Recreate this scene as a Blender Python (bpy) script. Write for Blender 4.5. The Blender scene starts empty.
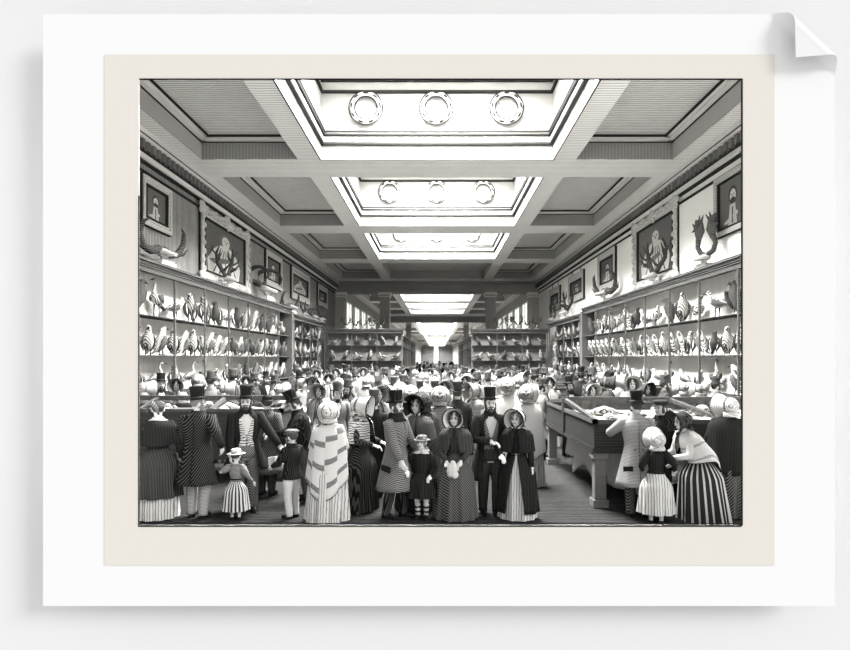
import bpy, bmesh, math, random
from mathutils import Vector, Matrix, Euler
random.seed(7)
PI = math.pi
SC = bpy.context.scene
COL = SC.collection
VX, VY, FPX = 437.0, 358.0, 580.0      # vanishing point and focal length in pixels of the 850x650 frame
EYE = 2.19                             # eye height; the camera stands at (0, -7.6, EYE)
CY = -7.6

# ------------------------------------------------------------------ camera, world, light, exposure
cam_d = bpy.data.cameras.new('camera')
cam = bpy.data.objects.new('camera', cam_d)
COL.objects.link(cam)
cam.location = (0, CY, EYE)
cam.rotation_euler = (PI / 2, 0, 0)
cam_d.sensor_width = 36.0
cam_d.lens = FPX * 36.0 / 850.0
cam_d.shift_x = -(VX - 425.0) / 850.0
cam_d.shift_y = (VY - 325.0) / 850.0
cam_d.clip_end = 600
SC.camera = cam

world = bpy.data.worlds.new('world')
SC.world = world
world.use_nodes = True
world.node_tree.nodes['Background'].inputs[0].default_value = (1, 1, 1, 1)
world.node_tree.nodes['Background'].inputs[1].default_value = 0.80

sun_d = bpy.data.lights.new('sun', 'SUN')
sun_d.energy = 1.70
sun_d.angle = math.radians(18)
sun = bpy.data.objects.new('sun', sun_d)
COL.objects.link(sun)
sun.rotation_euler = Vector((-1.55, 1.0, -0.85)).to_track_quat('-Z', 'Y').to_euler()

SKY_POWER = 4600.0        # daylight entering each roof light of the front room
SKY_GLASS = 0.9
SC.view_settings.view_transform = 'Standard'
SC.view_settings.look = 'None'
SC.view_settings.exposure = 0.26
SC.view_settings.gamma = 1.0
SC.view_settings.use_curve_mapping = False
SC.cycles.use_denoising = True
SC.cycles.max_bounces = 6
SC.cycles.diffuse_bounces = 4
SC.cycles.transparent_max_bounces = 12

# ------------------------------------------------------------------ materials
MATS = {}
def mat(name, col, hatch=None, period=0.04, axis='X', duty=0.5, distort=0.0, rough=0.85, emit=0.0, grain=0.0, spec=0.06):
    """Ink and paper surface: a plain colour, or a colour crossed by fine engraved lines of the hatch colour."""
    if name in MATS: return MATS[name]
    m = bpy.data.materials.new(name); m.use_nodes = True
    nt = m.node_tree; b = nt.nodes['Principled BSDF']
    def c4(c):
        if isinstance(c, (int, float)): c = (c, c * 0.985, c * 0.945)
        return (c[0], c[1], c[2], 1)
    b.inputs['Base Color'].default_value = c4(col)
    b.inputs['Roughness'].default_value = rough
    b.inputs['Specular IOR Level'].default_value = spec
    if emit:
        b.inputs['Emission Color'].default_value = c4(col); b.inputs['Emission Strength'].default_value = emit
    if hatch is not None:
        tc = nt.nodes.new('ShaderNodeTexCoord')
        w = nt.nodes.new('ShaderNodeTexWave'); w.wave_type = 'BANDS'
        w.bands_direction = axis
        w.inputs['Scale'].default_value = 0.62 / (period * 0.8)
        w.inputs['Distortion'].default_value = distort
        w.inputs['Detail'].default_value = 2.0
        w.inputs['Detail Scale'].default_value = 1.2
        nt.links.new(tc.outputs['Object'], w.inputs['Vector'])
        r = nt.nodes.new('ShaderNodeValToRGB')
        r.color_ramp.elements[0].position = max(0.0, 1 - duty - 0.12); r.color_ramp.elements[0].color = c4(col)
        r.color_ramp.elements[1].position = min(1.0, 1 - duty + 0.12); r.color_ramp.elements[1].color = c4(hatch)
        nt.links.new(w.outputs['Fac'], r.inputs['Fac'])
        out = r.outputs['Color']
        if grain:
            n = nt.nodes.new('ShaderNodeTexNoise'); n.inputs['Scale'].default_value = 3.0; n.inputs['Detail'].default_value = 6.0
            nt.links.new(tc.outputs['Object'], n.inputs['Vector'])
            mx = nt.nodes.new('ShaderNodeMix'); mx.data_type = 'RGBA'; mx.blend_type = 'OVERLAY'
            mx.inputs[0].default_value = grain
            nt.links.new(out, mx.inputs[6]); nt.links.new(n.outputs['Fac'], mx.inputs[7])
            out = mx.outputs[2]
        nt.links.new(out, b.inputs['Base Color'])
    MATS[name] = m
    return m

def glass_mat():
    m = bpy.data.materials.new('showcase_glass'); m.use_nodes = True
    nt = m.node_tree; nt.nodes.clear()
    o = nt.nodes.new('ShaderNodeOutputMaterial'); t = nt.nodes.new('ShaderNodeBsdfTransparent'); g = nt.nodes.new('ShaderNodeBsdfGlossy')
    g.inputs['Roughness'].default_value = 0.05
    x = nt.nodes.new('ShaderNodeMixShader'); x.inputs[0].default_value = 0.05
    nt.links.new(t.outputs[0], x.inputs[1]); nt.links.new(g.outputs[0], x.inputs[2]); nt.links.new(x.outputs[0], o.inputs[0])
    return m
GLASS = glass_mat()

PAPER = mat('white_paper', (0.76, 0.76, 0.76))
BACKWALL = mat('backdrop_paint', (0.70, 0.70, 0.70))
CREAM = mat('cream_paper', (0.672, 0.640, 0.585))
INK = mat('black_ink', 0.012)
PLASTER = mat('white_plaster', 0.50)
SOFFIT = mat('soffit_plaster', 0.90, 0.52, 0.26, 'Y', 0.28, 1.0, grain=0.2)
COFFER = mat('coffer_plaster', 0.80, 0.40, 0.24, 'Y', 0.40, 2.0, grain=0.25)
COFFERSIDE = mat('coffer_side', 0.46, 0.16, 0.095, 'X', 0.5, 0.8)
LINE = mat('moulding_line', 0.03)
MOULD = mat('moulding_plaster', 0.72)
LWALL = mat('shaded_boards', 0.33, 0.10, 0.19, 'Y', 0.42, 1.2, grain=0.35)  # boards darker than the right wall: left-side shade put into the colour
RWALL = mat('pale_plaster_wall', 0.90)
FARWALL = mat('far_wall', 0.42, 0.22, 0.3, 'Y', 0.4, 1.0)
FLOOR = mat('floor_boards', 0.040, 0.006, 0.19, 'Y', 0.5, 3.0, grain=0.4)
CASEWOOD = mat('case_wood', 0.15, 0.035, 0.09, 'Z', 0.5, 1.0)
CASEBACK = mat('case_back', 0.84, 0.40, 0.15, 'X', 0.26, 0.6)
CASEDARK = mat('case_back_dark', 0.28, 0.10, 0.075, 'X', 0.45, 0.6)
TABLEWOOD = mat('table_wood', 0.070, 0.012, 0.055, 'Z', 0.5, 1.0)
TABLERAIL = mat('table_rail', 0.10, 0.04, 0.05, 'X', 0.5, 1.0)
LINEN = mat('white_linen', 0.46)
SKIN = mat('skin', 0.62)
HAIR = mat('dark_hair', 0.03, 0.12, 0.02, 'Z', 0.3, 2.0)
HAIRL = mat('light_hair', 0.30, 0.07, 0.02, 'Z', 0.4, 2.0)
BLACK = mat('black_cloth', 0.006, 0.036, 0.045, 'X', 0.28, 1.5)
BLACKD = mat('black_diagonal_cloth', 0.006, 0.075, 0.05, 'DIAGONAL', 0.25, 0.3)
HATM = mat('black_silk', 0.006, 0.03, 0.05, 'X', 0.22, 0.3, rough=0.5)
HATG = mat('grey_silk', 0.09, 0.03, 0.03, 'X', 0.5, 0.3, rough=0.6)
DGREY = mat('dark_grey_cloth', 0.075, 0.010, 0.045, 'X', 0.55, 1.2)
DGREYD = mat('dark_grey_diagonal', 0.14, 0.02, 0.05, 'DIAGONAL', 0.5, 0.3)
MGREY = mat('mid_grey_cloth', 0.22, 0.06, 0.045, 'DIAGONAL', 0.5, 0.8)
MGREYH = mat('mid_grey_ruled', 0.25, 0.07, 0.04, 'Z', 0.45, 0.8)
LGREY = mat('light_grey_cloth', 0.40, 0.17, 0.045, 'Z', 0.42, 0.8)
WHITE = mat('white_cloth', 0.55)
WHITEH = mat('white_lined_cloth', 0.55, 0.14, 0.085, 'X', 0.16, 2.0)
WHITEF = mat('white_figured_cloth', 0.60, 0.06, 0.085, 'Z', 0.32, 6.0)
BONNETW = mat('white_straw', 0.55, 0.20, 0.045, 'Y', 0.22, 0.5)
PALE = mat('pale_cloth', 0.40, 0.16, 0.09, 'X', 0.20, 2.0)
PALEG = mat('pale_grey_cloth', 0.26, 0.10, 0.06, 'Z', 0.40, 0.8)
STRAW = mat('straw', 0.36, 0.12, 0.05, 'Y', 0.28, 0.5)
STRIPED = mat('dark_stripe', 0.03)
LEATHER = mat('black_leather', 0.012, rough=0.5)
GILT = mat('carved_frame', 0.66, 0.22, 0.09, 'Z', 0.35, 3.0)
CANVASD = mat('dark_canvas', 0.07, 0.18, 0.05, 'Z', 0.3, 1.0)
CANVASM = mat('grey_canvas', 0.18, 0.07, 0.05, 'Z', 0.4, 1.0)
HORN = mat('dark_horn', 0.022, 0.16, 0.06, 'Z', 0.25, 2.0)
BONE = mat('pale_bone', 0.62, 0.18, 0.06, 'Z', 0.3, 2.0)
FEATHW = mat('white_plumage', 0.50, 0.05, 0.085, 'DIAGONAL', 0.30, 3.5)
FEATHG = mat('grey_plumage', 0.14, 0.02, 0.05, 'Z', 0.45, 1.5)
FEATHD = mat('dark_plumage', 0.03, 0.16, 0.045, 'Z', 0.3, 1.5)
BEAK = mat('dark_beak', 0.03)
SHELLM = mat('pale_shell', 0.50, 0.03, 0.05, 'Y', 0.40, 1.5)
SKYGLASS = mat('roof_light_glass', (1, 1, 0.97), emit=SKY_GLASS)
DAYLIGHT = mat('daylit_doorway', (1, 1, 0.97), emit=0.8)

# ------------------------------------------------------------------ mesh helpers
def lerp(a, b, t): return a + (b - a) * t
class MB:
    """Collects shapes and links them as one mesh object."""
    def __init__(self): self.v, self.f, self.m = [], [], []
    def add(self, vs, fs, mi=0):
        b = len(self.v); self.v += [tuple(p) for p in vs]
        for q in fs: self.f.append(tuple(b + i for i in q)); self.m.append(mi)
    def box(self, x0, x1, y0, y1, z0, z1, mi=0):
        vs = [(x, y, z) for z in (z0, z1) for y in (y0, y1) for x in (x0, x1)]
        self.add(vs, [(0, 2, 3, 1), (4, 5, 7, 6), (0, 1, 5, 4), (2, 6, 7, 3), (0, 4, 6, 2), (1, 3, 7, 5)], mi)
    def hexa(self, p, mi=0):   # eight corners: bottom ring then top ring
        self.add(p, [(3, 2, 1, 0), (4, 5, 6, 7), (0, 1, 5, 4), (1, 2, 6, 5), (2, 3, 7, 6), (3, 0, 4, 7)], mi)
    def rings(self, rs, closed=True, cap0=True, cap1=True, mi=0, fmi=None):
        n = len(rs[0]); b = len(self.v)
        for r in rs: self.v += [tuple(p) for p in r]
        k = n if closed else n - 1
        for i in range(len(rs) - 1):
            for j in range(k):
                j2 = (j + 1) % n
                self.f.append((b + i * n + j, b + i * n + j2, b + (i + 1) * n + j2, b + (i + 1) * n + j)); self.m.append(fmi(i, j) if fmi else mi)
        if closed and cap0: self.f.append(tuple(b + j for j in range(n - 1, -1, -1))); self.m.append(mi)
        if closed and cap1: self.f.append(tuple(b + (len(rs) - 1) * n + j for j in range(n))); self.m.append(mi)
    def tube(self, pts, rad, n=10, mi=0, flat=1.0, ref=None, caps=True):
        pts = [Vector(p) for p in pts]; rs = []
        u = None
        for i, p in enumerate(pts):
            t = (pts[min(i + 1, len(pts) - 1)] - pts[max(i - 1, 0)])
            t = t.normalized() if t.length > 1e-9 else Vector((0, 0, 1))
            if u is None:
                a = Vector(ref) if ref is not None else (Vector((1, 0, 0)) if abs(t.x) < 0.8 else Vector((0, 1, 0)))
                u = a - t * a.dot(t)
            else: u = u - t * u.dot(t)
            u.normalize(); w = t.cross(u)
            r = rad[i] if isinstance(rad, (list, tuple)) else rad
            rs.append([p + u * math.cos(2 * PI * j / n) * r + w * math.sin(2 * PI * j / n) * r * flat for j in range(n)])
        self.rings(rs, True, caps, caps, mi)
    def ell(self, c, r, nu=14, nv=9, mi=0, R=None):
        c = Vector(c); rs = []
        for i in range(nv + 1):
            ph = PI * (i + 0.02) / (nv + 0.04) - PI / 2
            row = []
            for j in range(nu):
                th = 2 * PI * j / nu
                p = Vector((r[0] * math.cos(ph) * math.cos(th), r[1] * math.cos(ph) * math.sin(th), r[2] * math.sin(ph)))
                if R is not None: p = R @ p
                row.append(c + p)
            rs.append(row)
        self.rings(rs, True, True, True, mi)
    def map(self, fn): self.v = [tuple(fn(Vector(p))) for p in self.v]; return self
    def mesh(self, name, mats, smooth=False):
        me = bpy.data.meshes.new(name)
        me.from_pydata(self.v, [], self.f)
        for m in (mats if isinstance(mats, (list, tuple)) else [mats]): me.materials.append(m)
        me.polygons.foreach_set('material_index', self.m)
        if smooth: me.polygons.foreach_set('use_smooth', [True] * len(self.f))
        bm = bmesh.new(); bm.from_mesh(me); bmesh.ops.recalc_face_normals(bm, faces=bm.faces); bm.to_mesh(me); bm.free()
        me.update()
        return me
    def build(self, name, mats, parent=None, smooth=False, solid=0.0, bevel=0.0):
        o = bpy.data.objects.new(name, self.mesh(name, mats, smooth)); COL.objects.link(o)
        if parent is not None: o.parent = parent
        if solid:
            s = o.modifiers.new('thick', 'SOLIDIFY'); s.thickness = solid; s.offset = 0.0
        if bevel:
            s = o.modifiers.new('bevel', 'BEVEL'); s.width = bevel; s.segments = 2; s.limit_method = 'ANGLE'
        return o

def fuse(mb, name, mats, parent, vox, smooth_it=2):
    """closed shapes grown together into one continuous skin"""
    me = mb.mesh(name + '_raw', mats, True)
    o = bpy.data.objects.new(name + '_raw', me); COL.objects.link(o)
    r = o.modifiers.new('remesh', 'REMESH'); r.mode = 'VOXEL'; r.voxel_size = vox; r.use_smooth_shade = True
    if smooth_it:
        sm = o.modifiers.new('smooth', 'SMOOTH'); sm.factor = 0.5; sm.iterations = smooth_it
    dg = bpy.context.evaluated_depsgraph_get()
    new = bpy.data.meshes.new_from_object(o.evaluated_get(dg)); new.name = name
    bpy.data.objects.remove(o); bpy.data.meshes.remove(me)
    new.materials.clear()
    for m in mats: new.materials.append(m)
    p = bpy.data.objects.new(name, new); COL.objects.link(p)
    if parent is not None: p.parent = parent
    return p
def tag(o, label, cat, group=None):
    o['label'] = label; o['category'] = cat
    if group: o['group'] = group
    return o
def struct(o):
    o['kind'] = 'structure'; return o
def empty(name, loc=(0, 0, 0), rz=0.0):
    o = bpy.data.objects.new(name, None); COL.objects.link(o)
    o.location = loc; o.rotation_euler = (0, 0, rz); o.empty_display_size = 0.1
    return o
def copy_tree(o, parent=None):
    c = o.copy(); COL.objects.link(c); c.parent = parent
    for ch in list(o.children): copy_tree(ch, c)
    return c
ORD = ['nearest', 'second', 'third', 'fourth', 'fifth', 'sixth', 'seventh', 'eighth', 'ninth', 'tenth', 'eleventh', 'twelfth', 'thirteenth', 'fourteenth', 'fifteenth', 'sixteenth']
def X(px, d): return (px - VX) / FPX * d
def Y(d): return d + CY
def Z(py, d): return EYE - (py - VY) / FPX * d

# ================================================================== SETTING: print sheet, backdrop wall
DS = 7.2                                 # the sheet hangs this far from the camera
YS = Y(DS)
def sx(px): return X(px, DS)
def sz(py): return Z(py, DS)
def rect_frame(mb, a, b, y0, y1, mi=0):
    """a slab between outer rectangle a and inner opening b, both (x0, x1, z0, z1)"""
    mb.box(a[0], b[0], y0, y1, a[2], a[3], mi); mb.box(b[1], a[1], y0, y1, a[2], a[3], mi)
    mb.box(b[0], b[1], y0, y1, a[2], b[2], mi); mb.box(b[0], b[1], y0, y1, b[3], a[3], mi)

mb = MB()
HOLE = (-4.3, 4.3, -0.02, 6.0)
rect_frame(mb, (-16, 16, -9, 16), HOLE, Y(7.56), Y(7.60))
struct(mb.build('wall_front', BACKWALL))

sheet = empty('print_sheet', (0, YS, sz(606)))
tag(sheet, 'white print sheet with curled top right corner and cream picture margin', 'print')
def rel(o, parent):                      # keep world place while parenting to an unrotated empty
    o.parent = parent; o.location = -Vector(parent.location); return o
# sheet of paper: a fine grid with the picture opening cut out and the top right corner rolled forward
x0, x1, z0, z1 = sx(43), sx(835), sz(606), sz(14)
ox0, ox1, oz0, oz1 = sx(139), sx(742), sz(525), sz(79)
NX, NZ = 264, 198
def curl(x, z):
    a = Vector((sx(767), sz(14))); b = Vector((sx(839), sz(82)))
    L = (b - a).normalized(); n = Vector((-L.y, L.x))
    if n.dot(Vector((1, 1))) < 0: n = -n
    q = Vector((x, z)) - a
    al, s = q.dot(L), q.dot(n)
    R = 0.095
    if s <= 0: return (x, YS, z)
    ang = s / R
    s2, h = R * math.sin(ang), R * (1 - math.cos(ang))
    if ang > PI * 1.1:
        e = (ang - PI * 1.1) * R
        s2 = R * math.sin(PI * 1.1) - e * math.cos(0.25); h = R * (1 - math.cos(PI * 1.1)) - e * 0.12
    p = a + L * al + n * s2
    return (p.x, YS - h, p.y)
mb = MB(); flat_pts = []
xs = [x0, ox0, ox1] + [sx(748 + i) for i in range(87)] + [x1]
zs = [z0, oz0, oz1 - 0.3] + [sz(79 - 1.0 * i) for i in range(-24, 65)] + [z1]
xs, zs = sorted(set(xs)), sorted(set(z for z in zs if z <= z1))
zs = [z for i, z in enumerate(zs) if i == 0 or z - zs[i - 1] > 0.004 or z == z1]
idx = {}
for i, x in enumerate(xs):
    for j, z in enumerate(zs):
        idx[i, j] = len(mb.v); mb.v.append(curl(x, z)); flat_pts.append((x, z))
for i in range(len(xs) - 1):
    for j in range(len(zs) - 1):
        cx, cz = (xs[i] + xs[i + 1]) / 2, (zs[j] + zs[j + 1]) / 2
        if ox0 < cx < ox1 and oz0 < cz < oz1: continue
        mb.f.append((idx[i, j], idx[i + 1, j], idx[i + 1, j + 1], idx[i, j + 1])); mb.m.append(0)
used = sorted({i for q in mb.f for i in q}); rm = {k: n for n, k in enumerate(used)}
mb.v = [mb.v[k] for k in used]; flat_pts = [flat_pts[k] for k in used]; mb.f = [tuple(rm[i] for i in q) for q in mb.f]
def curl_normal(x, z, e=0.004):
    p, q, r_ = Vector(curl(x, z)), Vector(curl(x + e, z)), Vector(curl(x, z + e))
    return (q - p).cross(r_ - p).normalized()
front = [(p, curl_normal(p[0], p[1])) for p in flat_pts]
nv = len(mb.v); fr_f = list(mb.f)
edges = {}
for q in fr_f:
    for i in range(4): e = (q[i], q[(i + 1) % 4]); edges[e] = edges.get(e, 0) + 1
mb.v += [tuple(Vector(v) - n * 0.006) for v, (p, n) in zip(mb.v, front)]
for q in fr_f: mb.f.append(tuple(i + nv for i in reversed(q))); mb.m.append(0)
for (i, j) in [e for e in edges if (e[1], e[0]) not in edges]:
    k = len(mb.v); mb.v += [mb.v[i], mb.v[j], mb.v[j + nv], mb.v[i + nv]]; mb.f.append((k, k + 1, k + 2, k + 3)); mb.m.append(0)
rel(mb.build('white_paper_sheet', PAPER, None, True), sheet)
mb = MB()
rect_frame(mb, (sx(105), sx(774), sz(565), sz(55)), (ox0 + .008, ox1, oz0, oz1), YS - 0.012, YS - 0.001)
o = rel(mb.build('cream_margin', CREAM), sheet); o['label'] = 'cream printed margin round the picture'
mb = MB()
t = 0.012
mb.box(sx(140), sx(742), YS - 0.02, YS - 0.012, sz(80.5), sz(79.2)); mb.box(sx(740.4), sx(742), YS - 0.02, YS - 0.012, sz(525), sz(80))
mb.box(sx(139), sx(140), YS - 0.02, YS - 0.012, sz(526), sz(196)); mb.box(sx(139), sx(741), YS - 0.02, YS - 0.012, sz(526.4), sz(524.8))
mb.box(sx(139), sx(741), YS - 0.02, YS - 0.012, sz(523.4), sz(522.8))
o = rel(mb.build('ink_border', INK), sheet); o['label'] = 'thin black ruled border line'
for px, py in ((70, 40), (760, 45), (70, 580), (800, 580)):
    mb = MB(); mb.box(sx(px) - 0.06, sx(px) + 0.06, YS + 0.004, Y(7.56) - 0.012, sz(py) - 0.06, sz(py) + 0.06)
    rel(mb.build('spacer', PAPER), sheet)

# ================================================================== SETTING: the gallery shell
A = 1.75                                  # the hall's own scale about the eye point
WX = 7.1                                  # wall face
CX = 6.60                                 # front of the wall cases
SOF = EYE + 3.04 * A                      # underside of the ceiling beams
YEND = Y(150 * A)
mb = MB()
mb.box(-WX - 0.3, WX + 0.3, Y(7.6), YEND, -0.15, 0.0); mb.box(-4.28, 4.28, Y(7.22), Y(7.6), -0.019, 0.0)
struct(mb.build('floor', FLOOR))
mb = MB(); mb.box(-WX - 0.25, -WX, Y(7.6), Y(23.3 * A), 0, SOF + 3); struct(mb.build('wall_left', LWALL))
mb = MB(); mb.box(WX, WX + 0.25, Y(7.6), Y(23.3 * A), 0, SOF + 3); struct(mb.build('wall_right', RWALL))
mb = MB(); mb.box(-WX - 0.25, -WX, Y(23.3 * A), YEND, 0, SOF + 3); struct(mb.build('wall_left', FARWALL))
mb = MB(); mb.box(WX, WX + 0.25, Y(23.3 * A), YEND, 0, SOF + 3); struct(mb.build('wall_right', FARWALL))
mb = MB()
de = 150 * A
rect_frame(mb, (-WX, WX, 0, SOF + 3), (X(434, de), X(438.3, de), 0.0, Z(345, de)), YEND - 0.3, YEND)
struct(mb.build('wall_end', CASEDARK))
mb = MB(); mb.box(X(434, de), X(438.3, de), YEND - 0.1, YEND, 0, Z(345, de)); struct(mb.build('door_1', DAYLIGHT))

# ceiling: a grid of beams, shallow side coffers and deep roof-light wells over the middle
XI0, XI1, XO0, XO1 = 1.79 * A, 2.13 * A, 3.62 * A, WX
WELL = 1.3 * A
bays = [(5.30, 8.90, 'w'), (9.75, 13.35, 'w'), (14.15, 17.80, 'w'), (18.60, 22.25, 's'),
        (24.6, 26.7, 'w'), (27.6, 31.15, 'w'), (32.0, 35.6, 'w'), (36.4, 40.05, 'w'),
        (46, 65, 'w'), (66.5, 75, 'w'), (77, 110, 'w'), (112, 148, 'w')]  # last bay turned into a roof light, added to brighten the far end
beams, panels, sides, wells, lines, moulds = MB(), MB(), MB(), MB(), MB(), MB()
prev = Y(7.6)
for k, (a, b, kind) in enumerate(bays):
    ya, yb = Y(max(a * A, 7.6)), Y(b * A)
    if ya > prev: beams.box(-XO1, XO1, prev, ya, SOF, SOF + 0.5)
    for s in (-1, 1):
        for u, w in ((XI0, XI1), (XO0, XO1)):
            q = sorted((s * u, s * w)); beams.box(q[0], q[1], ya, yb, SOF, SOF + 0.5)
        u, w = sorted((s * XI1, s * XO0))
        # recess walls and stepped panel of the side coffer
        zt = SOF + 0.50
        sides.box(u, w, yb - 0.02, yb, SOF + 0.02, zt); sides.box(u, w, ya, ya + 0.02, SOF + 0.02, zt)
        sides.box(u, u + 0.02, ya, yb, SOF + 0.02, zt); sides.box(w - 0.02, w, ya, yb, SOF + 0.02, zt)
        i1, i2 = 0.28, 0.42
        for (g, zz) in ((0.02, zt - 0.03), (0.16, zt + 0.03)):
            rect = (u + g, w - g, ya + g, yb - g)
            for r in ((rect[0], rect[1], rect[2], rect[2] + 0.16), (rect[0], rect[1], rect[3] - 0.16, rect[3]), (rect[0], rect[0] + 0.16, rect[2], rect[3]), (rect[1] - 0.16, rect[1], rect[2], rect[3])):
                moulds.box(r[0], r[1], r[2], r[3], zz, zz + 0.08)
        for (g, zz) in ((0.02, zt - 0.05), (0.30, zt + 0.0)):
            for r in ((u + g, w - g, yb - g - 0.035, yb - g), (u + g, u + g + 0.035, ya, yb - g), (w - g - 0.035, w - g, ya, yb - g)):
                lines.box(r[0], r[1], r[2], r[3], zz, zz + 0.06)
        panels.box(u, w, ya, yb, zt + 0.10, zt + 0.16)
    if kind == 'w':
        wells.box(-XI0, XI0, yb - 0.03, yb, SOF + 0.001, SOF + WELL); wells.box(-XI0, XI0, ya, ya + 0.03, SOF + 0.001, SOF + WELL)
        wells.box(-XI0, -XI0 + 0.03, ya, yb, SOF + 0.001, SOF + WELL); wells.box(XI0 - 0.03, XI0, ya, yb, SOF + 0.001, SOF + WELL)
        if k < 3:
            D = b * A
            for z0_, z1_, dep, m_ in ((Z(146.5, 15.6), Z(144, 15.6), 0.10, lines), (Z(143.7, 15.6), Z(138.2, 15.6), 0.08, moulds), (Z(138, 15.6), Z(133, 15.6), 0.14, lines),
                                      (Z(94.5, 15.6), Z(92, 15.6), 0.07, lines), (Z(83.3, 15.6), Z(82, 15.6), 0.06, lines)):
                if m_ is lines and z1_ - z0_ > 0.1:
                    lines.box(-XI0 + 0.03, XI0 - 0.03, yb - 0.03 - dep, yb - 0.03, z0_, z0_ + 0.05); lines.box(-XI0 + 0.03, XI0 - 0.03, yb - 0.03 - dep, yb - 0.03, z1_ - 0.05, z1_)
                    moulds.box(-XI0 + 0.03, XI0 - 0.03, yb - 0.03 - dep * 0.8, yb - 0.03, z0_ + 0.05, z1_ - 0.05)
                    for s in (-1, 1):
                        for zz in (z0_, z1_ - 0.05):
                            q = sorted((s * (XI0 - 0.03), s * (XI0 - 0.03 - dep))); lines.box(q[0], q[1], ya, yb - 0.03, zz, zz + 0.05)
                else:
                    m_.box(-XI0 + 0.03, XI0 - 0.03, yb - 0.03 - dep, yb - 0.03, z0_, z1_)
                    for s in (-1, 1):
                        q = sorted((s * (XI0 - 0.03), s * (XI0 - 0.03 - dep))); m_.box(q[0], q[1], ya, yb - 0.03, z0_, z1_)
        # thin ink-dark arris at the well's lower edge
        lines.box(-XI0, XI0, yb - 0.012, yb + 0.012, SOF - 0.006, SOF + 0.001)
        for s in (-1, 1): lines.box(s * XI0 - 0.012, s * XI0 + 0.012, ya, yb, SOF - 0.006, SOF + 0.001)
    else:
        panels.box(-XI0, XI0, ya, yb, SOF + 0.55, SOF + 0.6)
        sides.box(-XI0, XI0, yb - 0.02, yb, SOF + 0.02, SOF + 0.55); sides.box(-XI0, XI0, ya, ya + 0.02, SOF + 0.02, SOF + 0.55)
        for s in (-1, 1): q = sorted((s * XI0, s * (XI0 - 0.02))); sides.box(q[0], q[1], ya, yb, SOF + 0.02, SOF + 0.55)
    prev = yb
beams.box(-XO1, XO1, prev, YEND, SOF, SOF + 0.5)
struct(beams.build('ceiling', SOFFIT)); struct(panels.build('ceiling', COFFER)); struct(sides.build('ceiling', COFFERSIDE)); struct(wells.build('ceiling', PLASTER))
struct(lines.build('trim_1', LINE)); struct(moulds.build('trim_2', MOULD))
wn = 1
for k, (a, b, kind) in enumerate(bays):
    if kind != 'w': continue
    ya, yb = Y(max(a * A, 7.6)), Y(b * A)
    mb = MB(); mb.box(-XI0, XI0, ya, yb, SOF + WELL, SOF + WELL + 0.05); struct(mb.build('window_%d' % wn, SKYGLASS)); wn += 1
    ld = bpy.data.lights.new('roof_light_daylight', 'AREA'); ld.shape = 'RECTANGLE'
    ld.size = 2 * XI0 - 2.6; ld.size_y = (yb - ya) - 2.4
    ld.spread = math.radians(148)
    ld.energy = SKY_POWER * (1.0 if k < 3 else 0.22 if k < 8 else 6.0)
    lo = bpy.data.objects.new('roof_light_daylight', ld); COL.objects.link(lo)
    lo.location = (0, (ya + yb) / 2, SOF + WELL - 0.03)

# cornices with a row of dentils
for s, nm in ((-1, 'trim_3'), (1, 'trim_4')):
    mb = MB()
    def cb(xa, xb, za, zb, mi, y0=Y(7.6), y1=Y(23.3 * A)):
        q = sorted((s * xa, s * xb)); mb.box(q[0], q[1], y0, y1, za, zb, mi)
    cb(WX - 0.34, WX, SOF - 0.10, SOF, 0); cb(WX - 0.30, WX, SOF - 0.20, SOF - 0.10, 0); cb(WX - 0.31, WX - 0.29, SOF - 0.125, SOF - 0.10, 1)
    cb(WX - 0.20, WX, SOF - 0.46, SOF - 0.20, 1)
    cb(WX - 0.16, WX, SOF - 0.58, SOF - 0.46, 0); cb(WX - 0.10, WX, SOF - 0.63, SOF - 0.58, 1); cb(WX - 0.07, WX, SOF - 0.84, SOF - 0.80, 1)
    y = Y(9.0)
    while y < Y(23.2 * A):
        cb(WX - 0.29, WX, SOF - 0.43, SOF - 0.22, 2, y, y + 0.13); y += 0.26
    struct(mb.build(nm, [MOULD, LINE, MGREYH]))
# wreath medallions on the far face of the three near wells
def wreath_mesh():
    mb = MB(); n = 40; pts = []
    for i in range(n + 1):
        a = 2 * PI * i / n
        r = 0.375 + 0.012 * math.sin(7 * a)
        pts.append((r * math.cos(a), 0, r * math.sin(a)))
    mb.tube(pts, [0.055 + 0.016 * abs(math.sin(4.5 * 2 * PI * i / n)) for i in range(n + 1)], 8)
    return mb
wm = MB(); wm = wreath_mesh()
for k in range(3):
    for c, nm in ((-1, 'left'), (0, 'middle'), (1, 'right')):
        yb = Y(bays[k][1] * A) - 0.115
        o = empty('wreath_medallion', (c * 1.07 * A - 0.02, yb, EYE + 248 / 65.2 * A))
        tag(o, 'plaster wreath ring, %s of the three on the %s roof light' % (nm, ('nearest', 'second', 'third')[k]), 'wreath', 'wreath rings in the roof lights')
        wm.build('wreath_ring', PLASTER, o, True)
        for q in range(9):
            a = 2 * PI * q / 9 + 0.2
            m2 = MB(); m2.ell((0.385 * math.cos(a), -0.03, 0.385 * math.sin(a)), (0.030, 0.070, 0.084), 8, 6, 0, Matrix.Rotation(-a, 3, 'Y'))
            m2.build('ribbon_band', LINE, o, True)
        m3 = MB()
        for r_ in (0.30, 0.45):
            m3.tube([(r_ * math.cos(2 * PI * i / 36), -0.03, r_ * math.sin(2 * PI * i / 36)) for i in range(37)], 0.017, 6)
        m3.build('wreath_outline', LINE, o, True)
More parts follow.
